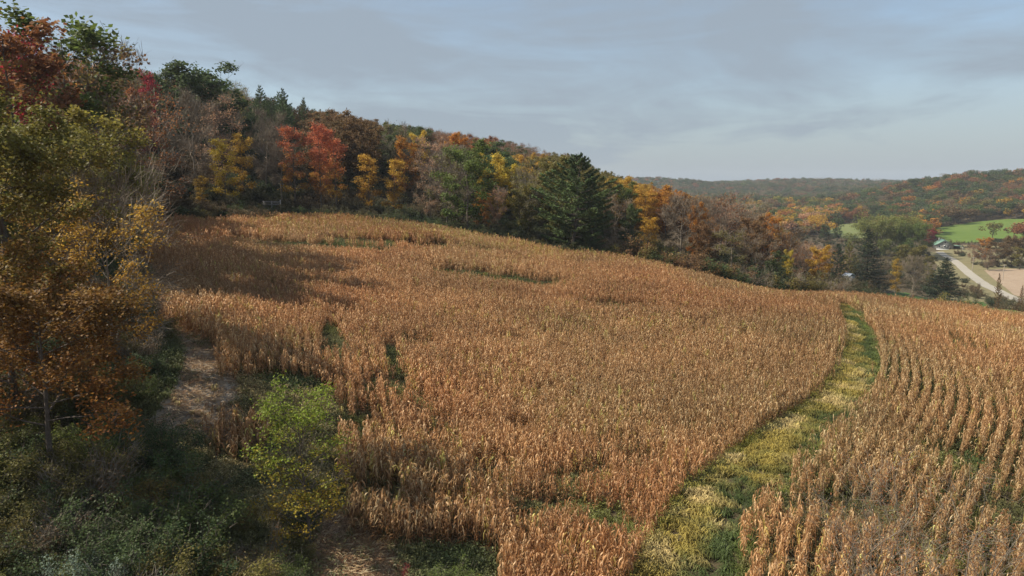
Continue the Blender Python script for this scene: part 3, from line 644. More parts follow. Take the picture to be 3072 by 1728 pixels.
def build_kind(nm, seed, typ, Hh=16.0, rad=4.5, leaves=5000, size=(0.36, 0.26), spread=0.5, twigs=0, bark=None, mat=None, sides=4, tww=0.045, **kw):
    R = np.random.RandomState(seed); k = Kind(); k.name = nm; k.H = Hh; k.rad = rad
    if typ == 'broad':
        segs, tips = broad_skeleton(R, Hh, rad, **kw)
        zs_ = Hh * 0.985 / np.percentile(tips[:, 2], 99.3); rs_ = min(1.0, rad * 1.02 / np.percentile(np.hypot(tips[:, 0], tips[:, 1]), 96)); sc3 = np.array([rs_, rs_, zs_])
        tips = tips * sc3; segs = [(a * sc3, b * sc3, c_, d_) for a, b, c_, d_ in segs]
        lim_ = rad * (0.88 if nm == 'oak_tree' else 1.02); tips = tips[np.hypot(tips[:, 0], tips[:, 1]) < lim_]; segs = [s for s in segs if math.hypot(s[1][0], s[1][1]) < lim_ + 0.3]
        gt = Geo(); big = [s for s in segs if s[2] > 0.05]; small = [s for s in segs if s[2] <= 0.05]
        gt.add(*tubes(big, sides + 1)); gt.add(*tubes(small, 3))
        gc = broad_crown(R, tips, leaves, size[0], size[1], spread, Hh=Hh) if leaves else Geo()
        if twigs: V, F = twig_ribbons(R, tips, Hh * 0.45, twigs, rad * 0.26, tww * Hh / 16); (gt if leaves else gc).add(V, F)
    elif typ in ('spruce', 'pine'):
        segs = []; C = []; D = []; n_wh = 26 if typ == 'spruce' else 17; k0 = 0.04 if typ == 'spruce' else 0.12
        pts_ = [np.array([0, 0, Hh * i / 8]) + (R.normal(0, 0.012, 3) * Hh * np.array([1, 1, 0]) if 0 < i < 8 and typ == 'pine' else 0) for i in range(9)]
        for i in range(8): segs.append((pts_[i], pts_[i + 1], Hh * 0.016 * (1 - i / 8.3), Hh * 0.016 * (1 - (i + 1) / 8.3)))
        for w_ in range(n_wh):
            t = k0 + (0.99 - k0) * (w_ / n_wh) ** (0.95); nb = 8 if typ == 'spruce' else R.randint(5, 7)
            for b_ in range(nb):
                az = 6.28 * b_ / nb + w_ * 0.9 + R.normal(0, .2); tj = t + R.uniform(-.012, .012); b = np.array([0, 0, Hh * tj])
                if typ == 'spruce': L = rad * (1 - tj) ** 0.85 * R.uniform(0.85, 1.12) + 0.25; el0, el1 = (0.5 - 0.75 * (1 - tj)), 0.15
                else: L = rad * (min(1.0, (1 - tj) * 2.0 + 0.08)) * R.uniform(0.6, 1.18); L *= (0.72 if tj < 0.25 else 1); el0, el1 = 0.08 + 0.6 * tj, 0.35
                d = np.array([math.cos(az), math.sin(az), math.tan(el0)]); d /= np.linalg.norm(d); p = b.copy(); ps = [p.copy()]
                for s in range(4): p = p + norm(d + np.array([0, 0, (s - 1) * 0.12 * el1 * 3])) * L / 4; ps.append(p.copy())
                for s in range(4): segs.append((ps[s], ps[s + 1], 0.012 * L * (1 - s * .2) + .012, 0.012 * L * (1 - (s + 1) * .2) + .008))
                m_ = max(4, int(leaves * L / (n_wh * nb * rad * 0.62))); f_ = R.uniform(0.12 if typ == 'spruce' else 0.3, 1.02, m_) ** 0.8
                ix = np.minimum((f_ * 4).astype(int), 3); pa = np.array(ps)
                base_ = pa[ix] + (pa[ix + 1] - pa[ix]) * (f_ * 4 - ix)[:, None]
                lat = np.array([-math.sin(az), math.cos(az), 0]); wd = 0.32 * L * (1.15 - f_) + 0.08
                off = R.uniform(-1, 1, m_) * wd; sag = -np.abs(off) * (0.25 if typ == 'spruce' else 0.05) + R.normal(0, 0.06 if typ == 'spruce' else 0.14, m_)
                C.append(base_ + lat * off[:, None] + np.array([0, 0, 1.0]) * sag[:, None]); D.append(np.tile(d, (m_, 1)) + lat * np.sign(off)[:, None] * 0.8 + np.array([0, 0, -0.1 if typ == 'spruce' else 0.25]))
        C = np.concatenate(C); D = np.concatenate(D); V, F = leaf_quads(C, size[0], size[1], R, 0.9, dirs=D); gc = Geo()
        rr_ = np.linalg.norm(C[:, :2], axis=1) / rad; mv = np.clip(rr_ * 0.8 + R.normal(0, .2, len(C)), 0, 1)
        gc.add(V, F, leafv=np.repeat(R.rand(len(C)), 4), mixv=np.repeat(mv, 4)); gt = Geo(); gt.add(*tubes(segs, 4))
    elif typ == 'shrub':
        segs = []; tips = []; ns = kw.get('stems', 9)
        for s in range(ns):
            az = 6.28 * s / ns + R.uniform(-.3, .3); p = np.array([R.normal(0, .12), R.normal(0, .12), 0]) * rad; spd = R.uniform(0.1, 1.0); d = norm(np.array([math.cos(az) * spd, math.sin(az) * spd, R.uniform(.7, 1.3)]))
            L = Hh * R.uniform(0.65, 1.05); 
            for q4 in range(4):
                d = norm(d + R.normal(0, .15, 3) + np.array([math.cos(az), math.sin(az), 0]) * 0.10); p2 = p + d * L / 4; segs.append((p, p2, 0.035 - 0.007 * q4, 0.028 - .007 * q4)); p = p2
                if q4 > 0 or kw.get('low', True):
                    for w in range(4):
                        e_ = p + norm(d + R.normal(0, .7, 3)) * L * 0.2; segs.append((p, e_, .012, .006)); tips.append(e_); tips.append((p + e_) / 2)
        tips = np.array(tips); tips[:, 2] = np.maximum(tips[:, 2], 0.1); lim = rad / (np.linalg.norm(tips[:, :2], axis=1) + 1e-6); tips[:, :2] *= np.minimum(1, lim)[:, None]
        gt = Geo(); gt.add(*tubes(segs, 3)); gc = broad_crown(R, tips, leaves, size[0], size[1], spread, 0.8, Hh)
        if twigs: V, F = twig_ribbons(R, tips, 0, twigs, 0.6, 0.02); gt.add(V, F)
    bark = bark or M_BARK; mat = mat or M_LEAF; k.bark, k.mat = bark, mat
    k.trunk = gt.mesh('trunk', [bark]); k.crown = gc.mesh('crown', [mat if (leaves or typ != 'broad') else M_TWIG])
    k.gt, k.gc = gt, gc
    return k
K = {}
def reg(key, lst): K[key] = lst
# middle distance kinds
reg('full', [build_kind('maple_tree', 20 + i, 'broad', 16, 4.2 + 0.5 * (i % 3), 7000, (0.36, 0.27), 0.42, n_limb=15, base=0.16, shape=0.42 + 0.08 * (i % 2)) for i in range(5)])
reg('oak', [build_kind('oak_tree', 40 + i, 'broad', 15, 6.0, 8500, (0.40, 0.30), 0.42, n_limb=15, base=0.28, shape=0.5, upright=0.7) for i in range(3)])
reg('narrow', [build_kind('maple_tree', 50 + i, 'broad', 17, 2.9, 4400, (0.30, 0.23), 0.46, n_limb=16, base=0.2, shape=0.35, n_sub=4) for i in range(4)])
reg('sparse', [build_kind('thinning_tree', 60 + i, 'broad', 16, 4.2, 1900, (0.32, 0.24), 0.40, twigs=900, bark=M_BARKG, n_limb=13, base=0.25, upright=0.9) for i in range(4)])
reg('bare', [build_kind('bare_tree', 70 + i, 'broad', 16, 4.0, 0, twigs=3800, bark=M_BARKG, n_limb=14, base=0.28, upright=1.15, n_sub=6, n_twig=4) for i in range(5)])
reg('tip', [build_kind('thinning_tree', 80 + i, 'broad', 15, 4.0, 2600, (0.27, 0.2), 0.5, twigs=1900, bark=M_BARKG, n_limb=13, base=0.2, upright=1.1) for i in range(3)])
reg('pine', [build_kind('pine_tree', 90 + i, 'pine', 20, 4.0, 8000, (0.42, 0.16), mat=M_NEEDLE) for i in range(3)])
reg('spruce', [build_kind('spruce_tree', 95 + i, 'spruce', 18, 5.2, 12000, (0.40, 0.15), mat=M_NEEDLE) for i in range(2)])
reg('willow', [build_kind('willow_tree', 98, 'broad', 15, 10.5, 14000, (0.5, 0.25), 0.6, n_limb=22, base=0.12, shape=0.45, n_sub=6)])
reg('shrub', [build_kind('shrub', 110 + i, 'shrub', 3.2, 2.0, 5200, (0.105, 0.075), 0.2, twigs=220) for i in range(5)])
reg('shrubfar', [build_kind('shrub', 120 + i, 'shrub', 4.5, 2.8, 2200, (0.28, 0.20), 0.32, twigs=200) for i in range(4)])
reg('brush', [build_kind('shrub', 130 + i, 'shrub', 3.0, 2.0, 700, (0.12, 0.08), 0.22, twigs=900, bark=M_BARKG) for i in range(3)])
# close to the camera
reg('near_maple', [build_kind('maple_tree', 200, 'broad', 19, 6.2, 42000, (0.21, 0.16), 0.34, n_limb=24, base=0.06, shape=0.38, n_sub=7, n_twig=5),
                   build_kind('maple_tree', 201, 'broad', 17, 5.2, 32000, (0.20, 0.16), 0.32, n_limb=22, base=0.08, shape=0.36, n_sub=7, n_twig=5)])
K['near_maple'].append(build_kind('maple_tree', 202, 'broad', 13, 4.8, 17000, (0.18, 0.14), 0.30, n_limb=20, base=0.36, shape=0.35, n_sub=7, n_twig=5, upright=0.45))
reg('near_sparse', [build_kind('maple_tree', 205, 'broad', 12, 3.8, 5200, (0.18, 0.14), 0.28, twigs=1500, bark=M_BARKG, n_limb=15, base=0.2, n_sub=6, n_twig=5, upright=1.0)])
reg('near_bare', [build_kind('bare_tree', 206, 'broad', 11, 5.0, 0, twigs=2600, bark=M_BARKG, n_limb=14, base=0.1, n_sub=7, n_twig=5, upright=0.7, multi=2)])
reg('sapling', [build_kind('elm_sapling', 210, 'broad', 9.2, 3.0, 7600, (0.135, 0.10), 0.2, n_limb=28, base=0.10, shape=0.38, n_sub=6, n_twig=4, upright=0.95)])
reg('bare_sapling', [build_kind('bare_sapling', 215 + i, 'broad', 10.5, 3.6, 1500, (0.10, 0.05), 0.3, twigs=420, tww=0.016, bark=M_BARKG, n_limb=16, base=0.35, n_sub=5, n_twig=3, upright=1.1, multi=2) for i in range(3)])
reg('big_pine', [build_kind('pine_tree', 220, 'pine', 24, 8.2, 30000, (0.46, 0.16), mat=M_NEEDLE)])

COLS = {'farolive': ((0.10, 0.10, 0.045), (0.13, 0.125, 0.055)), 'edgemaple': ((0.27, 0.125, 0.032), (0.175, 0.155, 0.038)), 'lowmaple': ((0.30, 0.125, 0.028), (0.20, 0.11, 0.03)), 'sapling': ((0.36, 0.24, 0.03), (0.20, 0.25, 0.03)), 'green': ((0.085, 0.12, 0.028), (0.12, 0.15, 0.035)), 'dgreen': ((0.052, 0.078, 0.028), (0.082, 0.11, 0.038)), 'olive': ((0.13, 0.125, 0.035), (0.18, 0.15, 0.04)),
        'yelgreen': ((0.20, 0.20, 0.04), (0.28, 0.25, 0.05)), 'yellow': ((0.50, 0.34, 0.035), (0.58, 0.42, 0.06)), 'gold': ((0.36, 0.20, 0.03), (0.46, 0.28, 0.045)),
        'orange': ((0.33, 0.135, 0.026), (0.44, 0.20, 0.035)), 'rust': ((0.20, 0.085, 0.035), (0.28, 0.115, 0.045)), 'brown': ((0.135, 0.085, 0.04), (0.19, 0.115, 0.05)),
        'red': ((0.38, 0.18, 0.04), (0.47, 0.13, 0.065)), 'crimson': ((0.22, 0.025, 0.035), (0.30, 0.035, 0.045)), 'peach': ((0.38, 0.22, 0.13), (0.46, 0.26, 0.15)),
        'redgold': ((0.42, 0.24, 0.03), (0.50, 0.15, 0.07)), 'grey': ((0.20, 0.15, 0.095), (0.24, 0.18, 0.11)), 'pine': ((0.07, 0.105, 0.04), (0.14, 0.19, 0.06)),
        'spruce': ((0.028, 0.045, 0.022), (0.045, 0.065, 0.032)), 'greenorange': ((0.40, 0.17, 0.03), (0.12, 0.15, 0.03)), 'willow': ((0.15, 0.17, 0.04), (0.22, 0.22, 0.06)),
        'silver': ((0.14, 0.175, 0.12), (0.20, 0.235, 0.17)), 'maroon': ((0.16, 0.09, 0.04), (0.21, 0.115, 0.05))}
WORD = {'farolive': 'olive green', 'green': 'mid green', 'dgreen': 'dark green', 'olive': 'olive green', 'yelgreen': 'yellow-green', 'yellow': 'bright yellow', 'gold': 'golden orange', 'orange': 'deep orange', 'rust': 'rust brown', 'brown': 'dull brown',
        'red': 'bright red', 'crimson': 'crimson', 'peach': 'pale peach', 'redgold': 'red and gold', 'grey': 'leafless grey', 'pine': 'dark green', 'spruce': 'blackish green', 'greenorange': 'green and orange', 'willow': 'pale yellow-green', 'silver': 'silvery', 'maroon': 'dark maroon'}
def plant(kd, x, y, hgt, col, label, cat, group=None, rz=None, wid=1.0, sink=0.15, name=None, jit=0.12):
    k = K[kd][rnd.randrange(len(K[kd]))] if isinstance(kd, str) else kd
    s = hgt / k.H; root = bpy.data.objects.new(name or k.name, None); COL.objects.link(root)
    root.location = (x, y, h1(x, y) - sink); root.rotation_euler = (rnd.gauss(0, .02), rnd.gauss(0, .02), rnd.uniform(0, 6.28) if rz is None else rz)
    root.scale = (s * wid, s * wid, s); root.empty_display_size = 0.5
    root['label'] = label; root['category'] = cat
    if group: root['group'] = group
    c1, c2 = COLS[col]; j = 1 + rnd.uniform(-jit, jit); jr = 1 + rnd.uniform(-jit, jit) * .5
    for nm, me in (('trunk' if cat == 'tree' else 'stems', k.trunk), ('crown', k.crown)):
        o = bpy.data.objects.new(nm, me); o.parent = root; COL.objects.link(o)
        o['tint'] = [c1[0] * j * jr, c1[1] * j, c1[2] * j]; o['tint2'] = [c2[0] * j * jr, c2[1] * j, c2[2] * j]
    return root

# --- hand placed trees: picture point of the top, distance, kind, colour, crown width factor, label
placed = []; shown = []
def mark(kd, px, py_top, D, col, label, wid=1.0, hgt=None, cat='tree', name=None, **kw):
    x_, y_, zt = P(px, py_top, D); g = h1(x_, y_); hh = max(1.5, (zt - g) + 0.15) if hgt is None else hgt
    placed.append((x_, y_)); shown.append((math.atan2(x_, y_), math.hypot(x_, y_), K[kd][0].rad * wid * hh / K[kd][0].H if isinstance(kd, str) else kd.rad * wid * hh / kd.H)); return plant(kd, x_, y_, hh, col, label, cat, wid=wid, name=name, **kw)
NM = K['near_maple']; LH = ' on the wooded hillside'
mark(NM[0], -22, 62, 41, 'edgemaple', 'tall maple at the left picture edge, green above and orange below', hgt=20, wid=0.98)
mark(NM[2], 34, 262, 35, 'lowmaple', 'broad deep orange maple leaning over the dark undergrowth beside the dirt track', wid=1.2, hgt=12.0)
mark(NM[1], 45, 128, 58, 'edgemaple', 'green and orange maple directly behind the tall edge maple', wid=0.95, hgt=17)
mark('near_sparse', 97, 172, 50, 'gold', 'slender maple with sparse gold leaves and bare limbs at the left corner of the corn', hgt=14)
mark('near_bare', 108, 165, 62, 'grey', 'twin-stemmed bare grey tree whose limbs lean out over the corn', wid=0.95)
mark('full', 52, 17, 98, 'green', 'tallest green tree on the skyline at upper left', wid=1.15)
mark('sparse', 105, 32, 108, 'brown', 'airy brown-leaved tree poking above the skyline right of the tallest green one')
mark('full', 4, 8, 84, 'rust', 'rust brown tree filling the top left corner of the view')
mark('narrow', 30, 36, 92, 'crimson', 'small red-leaved tree on the skyline at far upper left', wid=0.7)
mark('sparse', 82, 40, 104, 'olive', 'loose olive tree between the tallest green tree and the airy brown one')
mark('oak', 203, 59, 182, 'dgreen', 'dark green spreading oak crowning the wooded skyline', wid=1.15)
mark('oak', 165, 66, 190, 'dgreen', 'dark green oak just left of the spreading skyline oak', wid=0.9)
mark('narrow', 144, 72, 165, 'crimson', 'small crimson tree on the skyline left of the dark oaks', wid=0.6)
mark('full', 120, 122, 84, 'yelgreen', 'yellow-green tree above the bare leaning tree', wid=0.8, hgt=15)
mark('tip', 85, 75, 92, 'rust', 'thinning rust brown tree below the airy skyline tree', wid=1.1, hgt=16)
mark('tip', 145, 95, 120, 'rust', 'thinning rust and grey tree left of the grey bare group')
mark('bare', 190, 92, 150, 'grey', 'leafless grey tree below the spreading oak')
mark('tip', 212, 98, 160, 'peach', 'thin peach-tipped tree right below the spreading oak')
mark('narrow', 222, 139, 152, 'yellow', 'bright yellow-gold narrow maple, left of a pair', wid=1.1)
mark('narrow', 240, 134, 157, 'gold', 'golden orange narrow maple, right of a pair', wid=1.0)
mark('narrow', 200, 176, 146, 'gold', 'low golden maple at the wood edge left of the bright pair', wid=1.2)
mark('bare', 262, 112, 170, 'grey', 'tall leafless grey tree between the golden pair and the red maples', wid=1.0)
mark('bare', 278, 128, 162, 'grey', 'leafless grey tree just left of the red maples')
mark('pine', 258, 84, 222, 'pine', 'dark pine left on the skyline of the hill, wider of two')
mark('pine', 282, 87, 226, 'pine', 'dark bushy pine on the hill skyline, right of its wider neighbour')
mark('pine', 303, 96, 230, 'pine', 'slim dark pine standing apart on the hill skyline', wid=0.7)
mark('narrow', 291, 127, 160, 'redgold', 'red-topped gold maple, leftmost of the three red maples', wid=1.0)
mark('narrow', 318, 123, 162, 'red', 'red maple with a pale straight trunk, middle of three', wid=0.75)
mark('narrow', 334, 138, 164, 'redgold', 'red and orange maple, rightmost of the three red maples', wid=0.95)
mark('narrow', 367, 155, 160, 'gold', 'golden narrow maple right of the red maples', wid=1.15)
mark('narrow', 392, 160, 160, 'gold', 'golden maple reaching to the crest of the corn', wid=1.15)
mark('oak', 358, 114, 195, 'brown', 'brown-leaved oak rising behind the red maples', wid=0.85)
mark('full', 404, 136, 190, 'orange', 'orange round-topped tree on the slope behind the golden maple', wid=0.8)
mark('full', 417, 131, 235, 'yellow', 'gold dome-crowned tree on the slope', wid=0.8)
mark('tip', 430, 152, 168, 'peach', 'pale peach half-bare tree left of the tall green one', wid=0.9)
mark('sparse', 446, 148, 158, 'olive', 'sparse olive tree beside the tall green one')
mark('full', 466, 141, 152, 'green', 'tall mid green tree standing clear at the edge of the corn', wid=0.95)
mark('full', 490, 154, 180, 'yellow', 'bright yellow broad tree between green trees', wid=1.0)
mark('full', 507, 160, 186, 'yellow', 'smaller bright yellow tree right of the broad one', wid=0.8)
mark('tip', 497, 186, 165, 'peach', 'pale half-bare tree under the bright yellow crowns', wid=0.9)
mark('narrow', 483, 190, 158, 'orange', 'orange narrow tree at the corn edge below the yellow crowns', wid=1.2)
mark('full', 520, 184, 156, 'olive', 'dull olive tree left of the big pine')
mark('full', 556, 158, 166, 'olive', 'olive tree whose top shows behind the left side of the big pine')
mark('big_pine', 575, 152, 148, 'pine', 'huge broad dark green pine at the edge of the corn', wid=1.35)
mark('pine', 592, 172, 152, 'pine', 'dark pine pressed against the right side of the huge pine', wid=1.1)
mark('full', 606, 178, 195, 'olive', 'olive-gold round tree right of the huge pine', wid=1.0)
mark('full', 626, 182, 200, 'green', 'mid green round tree left of the orange crowns', wid=0.9)
mark('tip', 615, 192, 170, 'brown', 'purplish brown half-bare tree right of the huge pine', wid=1.2)
mark('full', 645, 188, 205, 'gold', 'golden orange round crown on the ridge, left of two', wid=1.0)
mark('full', 668, 186, 208, 'orange', 'deep orange round crown on the ridge, right of two', wid=1.2)
mark('full', 630, 205, 160, 'dgreen', 'dark green tree under the round ridge crowns', wid=0.9)
mark('narrow', 648, 217, 142, 'gold', 'small apricot-gold tree at the edge of the corn', wid=1.1)
mark('bare', 682, 197, 165, 'grey', 'broad leafless grey tree behind the field edge', wid=1.5)
mark('bare', 704, 199, 172, 'grey', 'leafless grey tree with a dark trunk right of the broad one', wid=1.3)
mark('tip', 722, 194, 180, 'rust', 'half-bare rust tinted tree top on the ridge end', wid=1.4)
mark('full', 698, 203, 162, 'orange', 'small orange tree in front of the leafless grey ones', wid=0.6)
mark('tip', 748, 203, 190, 'grey', 'greyish brown half-bare tree at the end of the ridge', wid=1.4)
mark('oak', 706, 221, 152, 'maroon', 'dark maroon-brown oak behind the field edge, left of two', wid=0.75)
mark('oak', 752, 216, 165, 'maroon', 'dark maroon-brown oak behind the field edge, right of two', wid=0.7)
mark('sparse', 733, 228, 143, 'olive', 'wide loose olive tree at the corn edge', wid=1.4)
mark('sparse', 758, 236, 142, 'brown', 'wide loose brown-green tree at the corn edge', wid=1.4)
mark('full', 771, 214, 205, 'orange', 'round orange-red tree at the mouth of the valley', wid=0.9)
mark('tip', 793, 226, 190, 'maroon', 'wide purplish half-bare tree left of the valley', wid=1.6)
mark('full', 777, 252, 146, 'dgreen', 'dark green round tree at the lower corn corner', wid=1.0)
mark('full', 789, 250, 152, 'yellow', 'small bright yellow tree beside the dark green one', wid=0.55)
mark('tip', 802, 247, 158, 'rust', 'thin rust-red tree between yellow and orange ones', wid=0.9)
mark('full', 819, 245, 158, 'gold', 'golden orange tree at the lower corn corner', wid=0.9)
mark('spruce', 871, 228, 255, 'spruce', 'tall blackish spruce behind the field, left of two', wid=1.25)
mark('spruce', 945, 256, 226, 'spruce', 'wide blackish spruce beside the gravel road, right of two', wid=1.45)
mark('pine', 851, 240, 250, 'olive', 'olive pine left of the tall blackish spruce', wid=1.0)
mark('pine', 838, 243, 246, 'spruce', 'dark conifer left of the olive pine', wid=1.3)
mark('willow', 879, 216, 430, 'willow', 'pale yellow-green willow mass in the valley, left crown')
mark('willow', 899, 214, 445, 'willow', 'pale yellow-green willow mass in the valley, middle crown', wid=1.0)
mark('willow', 914, 221, 420, 'green', 'greener willow crown at the right of the valley clump', wid=0.7)
mark('full', 825, 224, 540, 'dgreen', 'dark green field tree in the valley, left of two', wid=1.1)
mark('full', 838, 228, 535, 'dgreen', 'dark green field tree in the valley, right of two', wid=1.4)
mark('full', 931, 228.5, 486, 'crimson', 'round crimson tree beside the green-roofed farmhouse', wid=1.15)
mark('pine', 924, 226, 505, 'dgreen', 'dark tree left of the round crimson one', wid=1.3)
mark('oak', 913, 243, 330, 'olive', 'low olive dome-shaped tree in front of the willows', wid=1.1)
mark('bare', 915, 257, 225, 'grey', 'slender leafless grey tree left of the wide spruce', wid=1.1)
mark('narrow', 898, 259, 235, 'gold', 'small yellow-gold tree between the two blackish spruces', wid=0.8)
mark('pine', 1001, 272, 170, 'maroon', 'thin nearly bare larch beside the gravel road, left of two', wid=0.42)
mark('pine', 1022, 284, 165, 'maroon', 'thin nearly bare larch at the right picture edge', wid=0.45)
mark('shrub', 949, 288, 190, 'yelgreen', 'rounded yellow-green bush in front of the wide spruce', cat='shrub', wid=1.3, hgt=6)
mark('shrub', 971, 297, 172, 'dgreen', 'small dark green bush right of the yellow-green one', cat='shrub', hgt=4)
mark('oak', 1014, 234, 395, 'brown', 'wide brown-green tree above the ploughed field', wid=1.0)
mark('full', 984, 237, 400, 'orange', 'pinkish orange tree left of the wide brown-green one', wid=1.0)
for px_, py_, D_, kd_, co_, t_ in ((1000, 241, 385, 'oak', 'brown', 'brown domed tree in the clump above the ploughed field'), (1036, 236, 390, 'oak', 'dgreen', 'dark green domed tree at the right edge above the ploughed field'), (973, 243, 400, 'tip', 'peach', 'pinkish twiggy tree at the left end of the clump above the ploughed field'), (1022, 246, 375, 'full', 'olive', 'olive rounded tree low in the clump above the ploughed field'), (990, 249, 372, 'tip', 'maroon', 'purplish scrub tree low in the clump above the ploughed field')):
    mark(kd_, px_, py_, D_, co_, t_, wid=1.2)
mark('sapling', 303, 385, 34, 'sapling', 'yellow-green sapling tree standing alone before the corn', cat='tree', jit=0.02)
for px_, py_, D_, t_ in ((872, 476, 27, 'left'), (908, 452, 25, 'middle'), (985, 462, 24, 'right')):
    mark('bare_sapling', px_, py_, D_, 'rust', 'spindly half-bare sapling over the near corn at lower right, %s of three' % t_, cat='tree')
mark('shrub', 412, 548, 29.5, 'crimson', 'small crimson sumac bush at the bottom edge', cat='shrub', hgt=2.2, wid=0.55)
mark('shrub', 455, 547, 30, 'green', 'leafy mid green bush at the bottom edge before the corn', cat='shrub', hgt=2.4, wid=0.8)
mark('shrub', 493, 556, 29, 'yelgreen', 'bright yellow-green bush at the bottom edge', cat='shrub', hgt=2.0, wid=0.7)
mark('shrub', 72, 486, 26, 'silver', 'silvery leaved bush among dark undergrowth at lower left', cat='shrub', hgt=2.8, wid=0.8)
mark('brush', 262, 470, 31, 'rust', 'thin russet brush beside the lone sapling tree', cat='shrub', hgt=2.0)
for q_ in ((4, 555), (30, 560), (62, 566)):
    pass

# --- colours of the woods, read off place by place: picture point, kinds, colour
ANCH = """5 60 full rust;30 110 full yelgreen;60 60 full green;85 90 full orange;60 80 sparse rust;100 110 tip rust;120 100 sparse olive;140 80 sparse brown;150 100 full rust;110 160 full yelgreen;60 180 full olive
90 210 full orange;150 180 full gold;150 150 bare grey;165 110 bare grey;180 130 sparse orange;190 110 bare grey;205 120 tip peach;170 170 full gold;190 200 full gold;215 160 full yellow;235 170 full gold;250 130 sparse brown
265 150 bare grey;280 170 bare grey;250 90 pine pine;235 95 sparse olive;280 100 pine pine;305 115 pine brown;330 120 oak brown;345 125 oak brown;315 110 pine pine;290 150 narrow redgold;330 160 narrow redgold
350 150 oak brown;360 170 narrow gold;385 180 narrow gold;410 190 full gold;375 130 pine olive;385 140 full green;400 160 tip grey;395 130 full dgreen;420 160 sparse peach;440 130 tip rust;430 180 bare grey;450 130 full orange;440 200 full gold
470 130 tip rust;485 135 full rust;500 140 tip rust;520 145 tip rust;540 152 tip rust;505 158 oak dgreen;530 160 oak dgreen;545 165 full olive;520 165 full gold;520 190 sparse olive;500 215 full orange;480 210 full gold
455 200 sparse olive;530 210 full olive;550 220 full dgreen;560 240 shrubfar dgreen;590 240 sparse brown;610 230 full green;625 250 shrubfar dgreen;600 176 full olive;640 195 full gold;665 195 full orange;640 230 sparse brown;650 250 shrubfar olive
680 220 bare grey;700 200 sparse orange;690 240 sparse gold;720 210 tip rust;740 215 tip peach;760 215 sparse rust;740 250 sparse olive;720 270 shrubfar olive;770 235 full olive;790 240 sparse rust;760 260 sparse brown;800 238 full orange;820 235 tip peach;780 225 full gold
800 262 full gold;815 270 full gold;830 275 sparse olive;850 285 sparse brown;870 285 tip grey;850 245 full dgreen;835 240 tip peach;860 235 tip peach;890 245 sparse olive;900 240 full olive;915 250 full olive;905 270 tip grey;890 275 tip grey;930 260 full olive
965 290 tip maroon;985 300 tip maroon;975 245 tip peach;990 250 tip brown;1005 245 oak brown;1020 250 full dgreen;1015 262 full brown;975 262 tip brown;885 230 full willow"""
ANCH = [(float(a[0]), float(a[1]), a[2], a[3]) for a in (s.split() for s in ANCH.replace('\n', ';').split(';'))]
AX = np.array([(a[0], a[1]) for a in ANCH])
# what hides what: slopes seen from the camera over ground and standing corn
NB = 720; azs = np.linspace(-0.72, 0.72, NB); rs = np.concatenate([np.arange(20, 200, 1.5), 200 * 1.01 ** np.arange(0, 260)])
gxx = rs[:, None] * np.sin(azs)[None]; gyy = rs[:, None] * np.cos(azs)[None]; gzz = H(gxx, gyy)
gzz = gzz + np.where(inside(FIELD, gxx, gyy), 2.0, 0.0); slope = (gzz - CAMZ) / rs[:, None]; cum = np.maximum.accumulate(slope, 0)
acc = np.full(NB, -9.0)
def excl(x, y):
    m = inside(FIELD, x, y) | inside(PATCH, x, y)
    for pl in (pasture_r, pasture_m): m |= inside(pl, x, y)
    return m
ploughed = gpoly([(980, 272), (1004, 268), (1060, 268), (1090, 304), (1030, 304), (1012, 299), (996, 287)]); road_w = ribbon_poly(road_c, np.full(len(road_c), 14.0))
lawnp = gpoly([(868, 294), (905, 290), (930, 296), (985, 300), (1024, 314), (1060, 330), (1000, 322), (900, 308), (860, 302)])
far_past = gpoly([(764, 213.0), (786, 213), (794, 217), (784, 219.4), (764, 218.6)])
house_p = np.array(ground_at(945, 250.5))
cands = []
for x0, x1, y0, y1, st in ((-130, 130, 40, 150, 6.4), (-170, 180, 150, 260, 7.2), (-220, 420, 260, 620, 9.0), (-200, 1100, 620, 1300, 10.5), (-100, 1700, 1300, 2200, 13.5)):
    gx, gy = np.meshgrid(np.arange(x0, x1, st), np.arange(y0, y1, st)); gx = gx.ravel() + rng.uniform(-.45, .45, gx.size) * st; gy = gy.ravel() + rng.uniform(-.45, .45, gy.size) * st
    cands.append(np.column_stack([gx, gy]))
cd = np.concatenate(cands); rr_ = np.hypot(cd[:, 0], cd[:, 1]); az_ = np.arctan2(cd[:, 0], cd[:, 1]); m = (np.abs(az_) < 0.70) & (rr_ > 36); cd, rr_, az_ = cd[m], rr_[m], az_[m]
m = ~excl(cd[:, 0], cd[:, 1]) & ~inside(ploughed, cd[:, 0], cd[:, 1]) & ~inside(road_w, cd[:, 0], cd[:, 1]) & ~inside(lawnp, cd[:, 0], cd[:, 1]) & ~inside(far_past, cd[:, 0], cd[:, 1]) & (np.hypot(cd[:, 0] - house_p[0], cd[:, 1] - house_p[1]) > 16)
m &= ~((cd[:, 0] > -48) & (cd[:, 1] < 88) & (cd[:, 0] < 130))           # open edge of the field near the camera
